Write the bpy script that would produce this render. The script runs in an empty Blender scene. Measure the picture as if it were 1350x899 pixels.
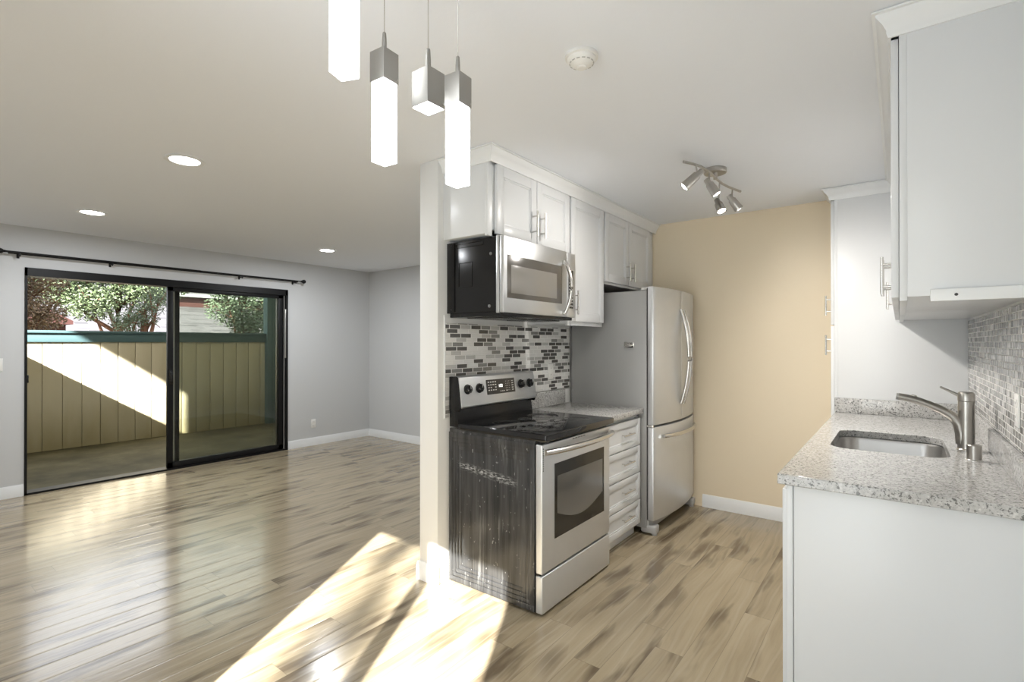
import bpy, bmesh, math, random
from mathutils import Vector, Matrix
random.seed(7)
S = bpy.context.scene
COL = S.collection
PI = math.pi

# ------------------------------------------------------------------ camera, sky, sun, exposure
cam = bpy.data.cameras.new('camera')
cam.sensor_width = 36.0
cam.lens = 36.0 * 669.2 / 1350.0
cam.clip_start = 0.05
cam.clip_end = 300
camera = bpy.data.objects.new('camera', cam)
COL.objects.link(camera)
camera.location = (0, 0, 1.385)
camera.rotation_euler = (math.radians(90.2), 0, math.radians(37.37))
S.camera = camera

SUN_AZ, SUN_EL = (-0.4795, 0.8775), math.radians(31.2)
sun = bpy.data.lights.new('sun', 'SUN')
sun.energy = 29.0
sun.color = (1.0, 0.97, 0.935)
sun.angle = math.radians(0.6)
sun_ob = bpy.data.objects.new('sun', sun)
COL.objects.link(sun_ob)
sun_dir = Vector((SUN_AZ[0] * math.cos(SUN_EL), SUN_AZ[1] * math.cos(SUN_EL), -math.sin(SUN_EL)))
sun_ob.rotation_euler = sun_dir.to_track_quat('-Z', 'Y').to_euler()
sun_ob.location = (4, -8, 8)

world = bpy.data.worlds.new('sky')
S.world = world
world.use_nodes = True
wn = world.node_tree
wn.nodes.clear()
wout = wn.nodes.new('ShaderNodeOutputWorld')
wbg = wn.nodes.new('ShaderNodeBackground')
wsky = wn.nodes.new('ShaderNodeTexSky')
wsky.sky_type = 'NISHITA'
wsky.sun_disc = False
wsky.sun_elevation = SUN_EL
wsky.sun_rotation = math.atan2(-SUN_AZ[0], -SUN_AZ[1])
wsky.air_density = 1.0
wsky.dust_density = 2.5
wsky.ozone_density = 1.0
wmix = wn.nodes.new('ShaderNodeMix')
wmix.data_type = 'RGBA'
wmix.inputs[0].default_value = 0.72
wmix.inputs[7].default_value = (8.3, 8.6, 8.9, 1)      # thin bright haze
wn.links.new(wsky.outputs[0], wmix.inputs[6])
wn.links.new(wmix.outputs[2], wbg.inputs[0])
wbg.inputs[1].default_value = 0.34
wn.links.new(wbg.outputs[0], wout.inputs[0])

WINDOW_FILL = 5.0      # daylight entering through the glazed door behind the camera
CAN_POWER = 13.0
PENDANT_GLOW = 5.5
TRACK_POWER = 28.0

S.view_settings.view_transform = 'Standard'
S.view_settings.look = 'None'
S.view_settings.exposure = 0.75
S.view_settings.gamma = 1.0
S.view_settings.use_curve_mapping = False
S.cycles.max_bounces = 10
S.cycles.diffuse_bounces = 6
S.cycles.glossy_bounces = 5
S.cycles.transmission_bounces = 8
S.cycles.transparent_max_bounces = 16
S.cycles.caustics_reflective = False
S.cycles.caustics_refractive = False
S.cycles.sample_clamp_indirect = 6.0
S.cycles.use_denoising = True


def area_light(name, loc, direction, sx, sy, power, color=(1, 1, 1), shape='RECTANGLE', parent=None, spread=PI):
    l = bpy.data.lights.new(name, 'AREA')
    l.shape = shape
    l.size = sx
    if shape in ('RECTANGLE', 'ELLIPSE'):
        l.size_y = sy
    l.energy = power
    l.color = color
    l.spread = spread
    o = bpy.data.objects.new(name, l)
    COL.objects.link(o)
    o.location = loc
    o.rotation_euler = Vector(direction).to_track_quat('-Z', 'Z').to_euler()
    if parent:
        o.parent = parent
        o.location = Vector(loc) - world_loc(parent)
    return o


area_light('window_daylight', (-0.78, -0.53, 1.03), (0, 1, 0.06), 1.26, 1.95, WINDOW_FILL, (0.85, 0.93, 1.0))


# ------------------------------------------------------------------ node helper
class N:
    """a material being wired: every method adds a node and returns its output"""
    def __init__(s, name):
        s.m = bpy.data.materials.new(name)
        s.m.use_nodes = True
        s.t = s.m.node_tree
        s.t.nodes.clear()
        s.out = s.t.nodes.new('ShaderNodeOutputMaterial')
        s.b = None

    def lk(s, a, b):
        if isinstance(a, (int, float)):
            b.default_value = a
        elif isinstance(a, tuple):
            if len(b.default_value) == 4 and len(a) == 3:
                a = a + (1,)
            b.default_value = a
        else:
            s.t.links.new(a, b)

    def math(s, op, a, b=0.0, c=None, clamp=False):
        n = s.t.nodes.new('ShaderNodeMath')
        n.operation = op
        n.use_clamp = clamp
        s.lk(a, n.inputs[0])
        s.lk(b, n.inputs[1])
        if c is not None:
            s.lk(c, n.inputs[2])
        return n.outputs[0]

    def pos(s):
        n = s.t.nodes.new('ShaderNodeNewGeometry')
        return n.outputs['Position']

    def nrm(s):
        n = s.t.nodes.new('ShaderNodeNewGeometry')
        return n.outputs['Normal']

    def obj(s):
        n = s.t.nodes.new('ShaderNodeTexCoord')
        return n.outputs['Object']

    def sep(s, v):
        n = s.t.nodes.new('ShaderNodeSeparateXYZ')
        s.lk(v, n.inputs[0])
        return n.outputs

    def comb(s, x, y, z):
        n = s.t.nodes.new('ShaderNodeCombineXYZ')
        s.lk(x, n.inputs[0]); s.lk(y, n.inputs[1]); s.lk(z, n.inputs[2])
        return n.outputs[0]

    def scale(s, v, k):
        n = s.t.nodes.new('ShaderNodeVectorMath')
        n.operation = 'MULTIPLY'
        s.lk(v, n.inputs[0])
        s.lk(k, n.inputs[1])
        return n.outputs[0]

    def add(s, v, k):
        n = s.t.nodes.new('ShaderNodeVectorMath')
        n.operation = 'ADD'
        s.lk(v, n.inputs[0])
        s.lk(k, n.inputs[1])
        return n.outputs[0]

    def noise(s, v, scale=5.0, detail=3.0, rough=0.55, dist=0.0, color=False):
        n = s.t.nodes.new('ShaderNodeTexNoise')
        s.lk(v, n.inputs['Vector'])
        n.inputs['Scale'].default_value = scale
        n.inputs['Detail'].default_value = detail
        n.inputs['Roughness'].default_value = rough
        n.inputs['Distortion'].default_value = dist
        return n.outputs[1 if color else 0]

    def voronoi(s, v, scale=5.0, feature='F1', out='Distance', rand=1.0):
        n = s.t.nodes.new('ShaderNodeTexVoronoi')
        n.feature = feature
        s.lk(v, n.inputs['Vector'])
        n.inputs['Scale'].default_value = scale
        n.inputs['Randomness'].default_value = rand
        return n.outputs[out]

    def white(s, v, color=False):
        n = s.t.nodes.new('ShaderNodeTexWhiteNoise')
        n.noise_dimensions = '3D'
        s.lk(v, n.inputs['Vector'])
        return n.outputs[1 if color else 0]

    def ramp(s, f, stops, interp='LINEAR'):
        n = s.t.nodes.new('ShaderNodeValToRGB')
        r = n.color_ramp
        r.interpolation = interp
        while len(r.elements) < len(stops):
            r.elements.new(0.5)
        for e, (p, c) in zip(r.elements, stops):
            e.position = p
            e.color = (c, c, c, 1) if isinstance(c, (int, float)) else tuple(c) + (1,)
        s.lk(f, n.inputs[0])
        return n.outputs[0]

    def mix(s, f, a, b, blend='MIX'):
        n = s.t.nodes.new('ShaderNodeMix')
        n.data_type = 'RGBA'
        n.blend_type = blend
        s.lk(f, n.inputs[0])
        s.lk(a, n.inputs[6])
        s.lk(b, n.inputs[7])
        return n.outputs[2]

    def bump(s, h, strength=0.3, dist=0.01):
        n = s.t.nodes.new('ShaderNodeBump')
        n.inputs['Strength'].default_value = strength
        n.inputs['Distance'].default_value = dist
        s.lk(h, n.inputs['Height'])
        return n.outputs[0]

    def bsdf(s, **kw):
        n = s.t.nodes.new('ShaderNodeBsdfPrincipled')
        for k, v in kw.items():
            s.lk(v, n.inputs[k.replace('_', ' ')])
        s.t.links.new(n.outputs[0], s.out.inputs[0])
        s.b = n
        return s.m


def plain(name, col, rough=0.5, metal=0.0, spec=0.5, coat=0.0, bump=None):
    n = N(name)
    kw = {}
    if bump:
        p = n.obj() if len(bump) > 2 else n.pos()
        kw['Normal'] = n.bump(n.noise(p, bump[0], 3), bump[1], 0.002)
    n.bsdf(Base_Color=col, Roughness=rough, Metallic=metal, **kw)
    n.b.inputs['Specular IOR Level'].default_value = spec
    n.b.inputs['Coat Weight'].default_value = coat
    return n.m


def emit(name, col, strength):
    n = N(name)
    n.bsdf(Base_Color=(0.8, 0.8, 0.8), Roughness=0.3, Emission_Color=col, Emission_Strength=strength)
    return n.m


def brushed(name, col, rough=0.3, axis='z', fine=220.0, depth=0.12, metal=1.0):
    """brushed stainless steel: fine lines along one axis"""
    n = N(name)
    k = {'x': (2, fine, fine), 'y': (fine, 2, fine), 'z': (fine, fine, 2)}[axis]
    f = n.noise(n.scale(n.pos(), k), 1.0, 3)
    blot = n.noise(n.pos(), 4.0, 3)
    r = n.math('ADD', n.math('MULTIPLY', f, depth), n.math('MULTIPLY_ADD', blot, 0.12, rough - depth / 2 - 0.06))
    n.bsdf(Base_Color=n.mix(blot, col, tuple(c * 0.88 for c in col)), Metallic=metal, Roughness=r, Normal=n.bump(f, 0.04, 0.001))
    return n.m


M = {}
M['white_wall'] = plain('white_wall_paint', (0.77, 0.77, 0.76), 0.6, spec=0.3, bump=(45, 0.25))
M['ceiling'] = plain('ceiling_paint', (0.86, 0.885, 0.93), 0.75, spec=0.2, bump=(28, 0.35))
M['grey_wall'] = plain('grey_wall_paint', (0.605, 0.615, 0.625), 0.6, spec=0.3, bump=(40, 0.3))
M['beige_wall'] = plain('beige_wall_paint', (0.82, 0.71, 0.535), 0.42, spec=0.4, bump=(30, 0.3))
M['trim'] = plain('white_trim_paint', (0.82, 0.835, 0.845), 0.35, spec=0.4)
M['cabinet'] = plain('white_cabinet_lacquer', (0.725, 0.74, 0.755), 0.32, spec=0.45)
M['cabinet_in'] = plain('cabinet_shadow_gap', (0.30, 0.29, 0.27), 0.7)
M['plastic_white'] = plain('white_plastic', (0.82, 0.815, 0.79), 0.35)
M['plastic_grey'] = plain('grey_plastic', (0.42, 0.42, 0.42), 0.45)
M['plastic_dark'] = plain('dark_grey_screw', (0.12, 0.12, 0.12), 0.4)
M['vent_grey'] = plain('shaded_vent_grey', (0.5, 0.49, 0.47), 0.6)
M['slot'] = plain('dark_slot', (0.05, 0.05, 0.05), 0.6)
M['black_frame'] = plain('black_anodised_frame', (0.007, 0.007, 0.0075), 0.45, spec=0.25)
M['black_plastic'] = plain('black_plastic', (0.009, 0.009, 0.0095), 0.24, spec=0.35)
M['black_gloss'] = plain('black_ceramic', (0.008, 0.008, 0.009), 0.05, spec=0.6)
M['silver_strip'] = plain('silver_weather_strip', (0.55, 0.54, 0.52), 0.35, metal=0.7)
M['steel_v'] = brushed('brushed_steel_upright', (0.74, 0.755, 0.775), 0.34, 'z', metal=0.65)
M['steel_h'] = brushed('brushed_steel_level', (0.67, 0.68, 0.69), 0.34, 'y', metal=0.88)
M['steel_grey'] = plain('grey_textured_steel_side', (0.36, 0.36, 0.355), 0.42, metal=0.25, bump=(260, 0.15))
M['steel_bar'] = plain('satin_steel_bar', (0.68, 0.665, 0.64), 0.24, metal=1.0)
M['pendant_cap'] = plain('satin_nickel_cap', (0.42, 0.41, 0.39), 0.5, metal=1.0)
M['nickel'] = plain('brushed_nickel', (0.46, 0.44, 0.41), 0.30, metal=1.0)
M['sink_steel'] = brushed('sink_steel', (0.55, 0.54, 0.53), 0.32, 'y', 120)
M['door_glass_dark'] = plain('dark_oven_glass', (0.15, 0.146, 0.138), 0.07, spec=0.8)
M['oven_border'] = plain('black_oven_glass_border', (0.012, 0.012, 0.012), 0.10, spec=0.6)
M['mw_mask'] = plain('brown_grey_door_mask', (0.11, 0.10, 0.088), 0.16, spec=0.6)
M['mw_glass'] = plain('microwave_screen', (0.27, 0.255, 0.235), 0.14, spec=0.6)
M['panel_glass'] = plain('dark_control_glass', (0.035, 0.034, 0.033), 0.15)
M['print'] = plain('pale_panel_print', (0.62, 0.62, 0.6), 0.5)
M['digit'] = emit('lit_clock_digits', (1.0, 1.0, 0.97), 1.4)
M['glow'] = emit('glowing_crystal', (0.95, 0.98, 1.0), PENDANT_GLOW)
M['glow_hot'] = emit('lit_lens', (1.0, 0.98, 0.94), 12.0)
M['bulb'] = emit('lit_bulb', (1.0, 0.95, 0.86), 14.0)
M['burner'] = plain('grey_burner_print', (0.10, 0.10, 0.10), 0.25)
M['teal'] = plain('teal_fence_paint', (0.065, 0.122, 0.130), 0.6, bump=(60, 0.2))
M['maroon'] = plain('maroon_siding', (0.060, 0.020, 0.017), 0.7)
M['gutter'] = plain('white_gutter', (0.30, 0.31, 0.305), 0.5)
M['bark'] = plain('reddish_bark', (0.13, 0.062, 0.038), 0.9, bump=(30, 0.8))
M['soffit'] = plain('pale_soffit', (0.55, 0.53, 0.47), 0.8)


def leaf_mat(name, a, b):
    n = N(name)
    c = n.ramp(n.noise(n.pos(), 2.2, 4), [(0.3, a), (0.7, b)])
    c = n.mix(n.noise(n.pos(), 19.0, 2), c, n.mix(0.4, c, (0.22, 0.25, 0.16)))
    n.bsdf(Base_Color=c, Roughness=0.55)
    return n.m


M['leaf_green'] = leaf_mat('green_foliage', (0.022, 0.045, 0.013), (0.075, 0.115, 0.04))
M['leaf_teal'] = leaf_mat('blue_green_foliage', (0.022, 0.05, 0.028), (0.085, 0.135, 0.08))
M['leaf_red'] = leaf_mat('russet_foliage', (0.07, 0.024, 0.012), (0.13, 0.065, 0.03))


def clear_glass(name, tint):
    n = N(name)
    tr = n.t.nodes.new('ShaderNodeBsdfTransparent')
    tr.inputs[0].default_value = tint + (1,)
    gl = n.t.nodes.new('ShaderNodeBsdfGlossy')
    gl.inputs['Roughness'].default_value = 0.02
    lw = n.t.nodes.new('ShaderNodeFresnel')
    lw.inputs[0].default_value = 1.45
    mx = n.t.nodes.new('ShaderNodeMixShader')
    n.t.links.new(lw.outputs[0], mx.inputs[0])
    n.t.links.new(tr.outputs[0], mx.inputs[1])
    n.t.links.new(gl.outputs[0], mx.inputs[2])
    n.t.links.new(mx.outputs[0], n.out.inputs[0])
    return n.m


M['tint_glass'] = clear_glass('grey_green_door_glass', (0.87, 0.885, 0.85))
M['clear_glass'] = clear_glass('clear_door_glass', (0.95, 0.96, 0.95))


def make_floor():
    n = N('laminate_planks')
    p = n.pos()
    x, y, z = n.sep(p)[0:3]
    W, L = 0.127, 1.22
    u = n.math('DIVIDE', x, W)
    row = n.math('FLOOR', u)
    uf = n.math('FRACT', u)
    shift = n.white(n.comb(row, 3.1, 0.0))
    v = n.math('ADD', n.math('DIVIDE', y, L), n.math('MULTIPLY', shift, 5.0))
    pl = n.math('FLOOR', v)
    vf = n.math('FRACT', v)
    cid = n.comb(row, pl, 0.5)
    r1 = n.white(cid)
    roff = n.scale(n.white(cid, True), (9, 9, 9))
    q = n.add(p, roff)
    # warped coordinates so that the grain wanders
    warp = n.noise(n.scale(q, (4.0, 1.3, 1)), 1.0, 2, color=True)
    q2 = n.add(q, n.scale(warp, (0.10, 0.0, 0)))
    fine = n.noise(n.scale(q2, (70, 3.0, 1)), 1.0, 4, 0.6)
    mid = n.noise(n.scale(q2, (17, 1.5, 1)), 1.0, 3, 0.55)
    dark = n.noise(n.scale(q2, (9, 1.7, 1)), 1.0, 3, 0.5)
    tone = n.math('ADD', n.math('MULTIPLY', fine, 0.30), n.math('MULTIPLY', mid, 0.70))
    col = n.ramp(tone, [(0.28, (0.250, 0.198, 0.128)), (0.50, (0.345, 0.283, 0.190)), (0.74, (0.410, 0.345, 0.243))])
    col = n.mix(n.math('MULTIPLY', n.ramp(dark, [(0.54, 0.0), (0.67, 1.0)]), 0.78), col, (0.098, 0.071, 0.045))
    # knots
    kv = n.scale(q2, (5.0, 2.1, 0))
    kd = n.math('ADD', n.voronoi(kv, 1.0), n.math('MULTIPLY', n.math('SUBTRACT', mid, 0.5), 0.22))
    keep = n.math('GREATER_THAN', n.sep(n.voronoi(kv, 1.0, out='Color'))[0], 0.45)
    knot = n.math('MULTIPLY', n.ramp(kd, [(0.05, 1.0), (0.15, 0.65), (0.36, 0.0)]), keep)
    col = n.mix(n.math('MULTIPLY', knot, 0.8), col, (0.105, 0.074, 0.045))
    # pale wandering veins
    wv = n.t.nodes.new('ShaderNodeTexWave')
    wv.wave_type = 'BANDS'
    wv.bands_direction = 'X'
    n.lk(n.scale(q2, (9.0, 0.75, 1)), wv.inputs['Vector'])
    wv.inputs['Scale'].default_value = 0.6
    wv.inputs['Distortion'].default_value = 5.0
    wv.inputs['Detail'].default_value = 1.0
    vein = n.ramp(wv.outputs[1], [(0.90, 0.0), (0.985, 1.0)])
    col = n.mix(n.math('MULTIPLY', vein, 0.22), col, (0.46, 0.40, 0.31))
    col = n.mix(0.32, col, n.mix(1.0, col, n.ramp(r1, [(0.0, 0.80), (1.0, 1.14)]), 'MULTIPLY'))
    # seams
    ue = n.math('MINIMUM', uf, n.math('SUBTRACT', 1.0, uf))
    ve = n.math('MINIMUM', vf, n.math('SUBTRACT', 1.0, vf))
    seam = n.math('MAXIMUM', n.math('LESS_THAN', ue, 0.010), n.math('LESS_THAN', ve, 0.0011))
    col = n.mix(n.math('MULTIPLY', seam, 0.45), col, (0.14, 0.11, 0.075))
    ripple = n.noise(n.scale(p, (75, 2.2, 1)), 1.0, 2)
    wave = n.noise(n.scale(p, (9, 2.0, 1)), 1.0, 2)
    edge = n.ramp(ue, [(0.0, 0.0), (0.05, 1.0)])
    h = n.math('ADD', n.math('ADD', n.math('MULTIPLY', ripple, 0.5), n.math('MULTIPLY', wave, 1.4)), n.math('MULTIPLY', edge, 0.8))
    n.bsdf(Base_Color=col, Roughness=n.math('MULTIPLY_ADD', fine, 0.10, 0.13), Normal=n.bump(h, 0.19, 0.004))
    n.b.inputs['Specular IOR Level'].default_value = 0.5
    n.b.inputs['Coat Weight'].default_value = 0.15
    n.b.inputs['Coat Roughness'].default_value = 0.10
    return n.m


def make_mosaic():
    n = N('glass_mosaic_tile')
    p = n.pos()
    x, y, z = n.sep(p)[0:3]
    PH = 0.0262
    PW = n.math('MULTIPLY_ADD', n.math('GREATER_THAN', x, -1.0), -0.040, 0.094)   # shorter tiles on the sink wall
    v = n.math('DIVIDE', z, PH)
    row = n.math('FLOOR', v)
    vf = n.math('FRACT', v)
    half = n.math('MULTIPLY', n.math('FRACT', n.math('MULTIPLY', row, 0.5)), 1.0)
    jig = n.math('MULTIPLY', n.white(n.comb(row, 7.7, 1.0)), 0.3)
    u = n.math('ADD', n.math('DIVIDE', y, PW), n.math('ADD', half, jig))
    c = n.math('FLOOR', u)
    uf = n.math('FRACT', u)
    r = n.white(n.comb(c, row, n.math('GREATER_THAN', x, -1.0)))
    left = n.ramp(r, [(0.0, (0.085, 0.08, 0.075)), (0.27, (0.24, 0.235, 0.225)), (0.44, (0.52, 0.515, 0.50)), (0.58, (0.80, 0.795, 0.775))], 'CONSTANT')
    right = n.ramp(r, [(0.0, (0.065, 0.062, 0.058)), (0.14, (0.21, 0.207, 0.197)), (0.34, (0.31, 0.305, 0.295)), (0.56, (0.43, 0.425, 0.41)), (0.75, (0.60, 0.59, 0.575))], 'CONSTANT')
    col = n.mix(n.math('GREATER_THAN', x, -1.0), left, right)
    ue = n.math('MULTIPLY', n.math('MINIMUM', uf, n.math('SUBTRACT', 1.0, uf)), PW)
    ve = n.math('MULTIPLY', n.math('MINIMUM', vf, n.math('SUBTRACT', 1.0, vf)), PH)
    d = n.math('MINIMUM', ue, ve)
    g = n.math('MAXIMUM', n.math('LESS_THAN', ue, 0.0034), n.math('LESS_THAN', ve, 0.0019))
    streak = n.noise(n.scale(p, (1, 6, 300)), 1.0, 2)
    col = n.mix(0.18, col, n.mix(1.0, col, n.ramp(streak, [(0.3, 0.6), (0.7, 1.3)]), 'MULTIPLY'))
    col = n.mix(g, col, n.mix(n.math('GREATER_THAN', x, -1.0), (0.84, 0.835, 0.815), (0.62, 0.615, 0.60)))
    n.bsdf(Base_Color=col, Roughness=n.math('MULTIPLY_ADD', g, 0.5, 0.16), Normal=n.bump(n.ramp(d, [(0.0, 0.0), (0.0026, 1.0)]), 0.5, 0.002))
    return n.m


def make_granite():
    n = N('speckled_granite')
    p = n.pos()
    base = n.ramp(n.noise(p, 55, 5, 0.7), [(0.30, (0.40, 0.395, 0.385)), (0.52, (0.53, 0.525, 0.515)), (0.75, (0.63, 0.625, 0.615))])
    fl = n.noise(p, 95, 3, 0.5)
    col = n.mix(n.ramp(fl, [(0.58, 0.0), (0.63, 0.85)]), base, (0.13, 0.128, 0.125))
    fl2 = n.noise(n.add(p, (3.1, 1.7, 0.4)), 170, 2, 0.5)
    col = n.mix(n.ramp(fl2, [(0.60, 0.0), (0.65, 0.85)]), col, (0.11, 0.11, 0.11))
    fl3 = n.noise(n.add(p, (7.1, 2.2, 5.4)), 60, 3, 0.6)
    col = n.mix(n.ramp(fl3, [(0.58, 0.0), (0.68, 0.5)]), col, (0.82, 0.81, 0.79))
    n.bsdf(Base_Color=col, Roughness=0.14)
    n.b.inputs['Specular IOR Level'].default_value = 0.5
    return n.m


def make_enamel():
    """black stove side with scuffs, drips and dried streaks"""
    n = N('scuffed_black_enamel')
    p = n.pos()
    x, y, z = n.sep(p)[0:3]
    drip = n.noise(n.scale(p, (55, 55, 3.0)), 1.0, 4, 0.6)
    blot = n.noise(p, 3.2, 3, 0.5)
    spots = n.noise(n.scale(p, (1, 1, 0.45)), 70.0, 2, 0.5)
    a = n.math('MULTIPLY', n.ramp(drip, [(0.56, 0.0), (0.74, 1.0)]), n.ramp(blot, [(0.42, 0.0), (0.64, 1.0)]))
    b = n.ramp(spots, [(0.70, 0.0), (0.74, 1.0)])
    # one broad rubbed scuff across the upper half
    zz = n.math('ADD', z, n.math('MULTIPLY', n.math('ADD', x, 1.75), 0.10))
    band = n.ramp(n.math('ABSOLUTE', n.math('SUBTRACT', zz, 0.665)), [(0.0, 1.0), (0.028, 0.0)])
    xin = n.ramp(n.math('ABSOLUTE', n.math('ADD', x, 1.80)), [(0.15, 1.0), (0.22, 0.0)])
    sc = n.math('MULTIPLY', n.math('MULTIPLY', band, xin), n.ramp(n.noise(n.scale(p, (40, 1, 140)), 1.0, 3), [(0.45, 0.0), (0.62, 1.0)]))
    f = n.math('ADD', n.math('ADD', n.math('MULTIPLY', a, 0.20), n.math('MULTIPLY', b, 0.35)), n.math('MULTIPLY', sc, 0.75), clamp=True)
    col = n.mix(f, n.mix(n.ramp(n.noise(n.scale(p, (34, 34, 1.6)), 1.0, 4), [(0.35, 0.0), (0.7, 1.0)]), (0.024, 0.024, 0.025), (0.062, 0.062, 0.063)), (0.55, 0.55, 0.55))
    n.bsdf(Base_Color=col, Roughness=0.22)
    n.b.inputs['Specular IOR Level'].default_value = 0.5
    return n.m


def make_fence():
    n = N('cream_grooved_siding')
    p = n.pos()
    x, y, z = n.sep(p)[0:3]
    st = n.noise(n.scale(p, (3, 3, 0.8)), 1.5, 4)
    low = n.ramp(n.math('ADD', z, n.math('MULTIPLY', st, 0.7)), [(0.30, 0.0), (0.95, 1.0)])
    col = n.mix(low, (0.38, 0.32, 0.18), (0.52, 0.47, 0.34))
    n.bsdf(Base_Color=col, Roughness=0.75, Normal=n.bump(n.noise(n.scale(p, (60, 60, 4)), 1.0, 3), 0.2, 0.002))
    return n.m


def make_patio():
    n = N('stained_concrete')
    p = n.pos()
    a = n.noise(p, 1.6, 5, 0.65)
    col = n.ramp(a, [(0.35, (0.042, 0.037, 0.016)), (0.52, (0.078, 0.067, 0.033)), (0.70, (0.125, 0.108, 0.060))])
    n.bsdf(Base_Color=col, Roughness=0.9, Normal=n.bump(n.noise(p, 60, 4), 0.3, 0.004))
    return n.m


def make_shingle():
    n = N('weathered_roof_shingles')
    p = n.pos()
    x, y, z = n.sep(p)[0:3]
    v = n.math('DIVIDE', z, 0.075)
    row = n.math('FLOOR', v)
    vf = n.math('FRACT', v)
    u = n.math('ADD', n.math('DIVIDE', y, 0.30), n.white(n.comb(row, 1.0, 2.0)))
    r = n.white(n.comb(n.math('FLOOR', u), row, 1.0))
    col = n.ramp(r, [(0.0, (0.030, 0.029, 0.032)), (1.0, (0.066, 0.064, 0.070))])
    e = n.math('MAXIMUM', n.math('LESS_THAN', vf, 0.14), n.math('LESS_THAN', n.math('FRACT', u), 0.03))
    n.bsdf(Base_Color=n.mix(e, col, (0.08, 0.075, 0.08)), Roughness=0.9)
    return n.m


M['floor'] = make_floor()
M['mosaic'] = make_mosaic()
M['granite'] = make_granite()
M['enamel'] = make_enamel()
M['fence'] = make_fence()
M['patio'] = make_patio()
M['shingle'] = make_shingle()


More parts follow.
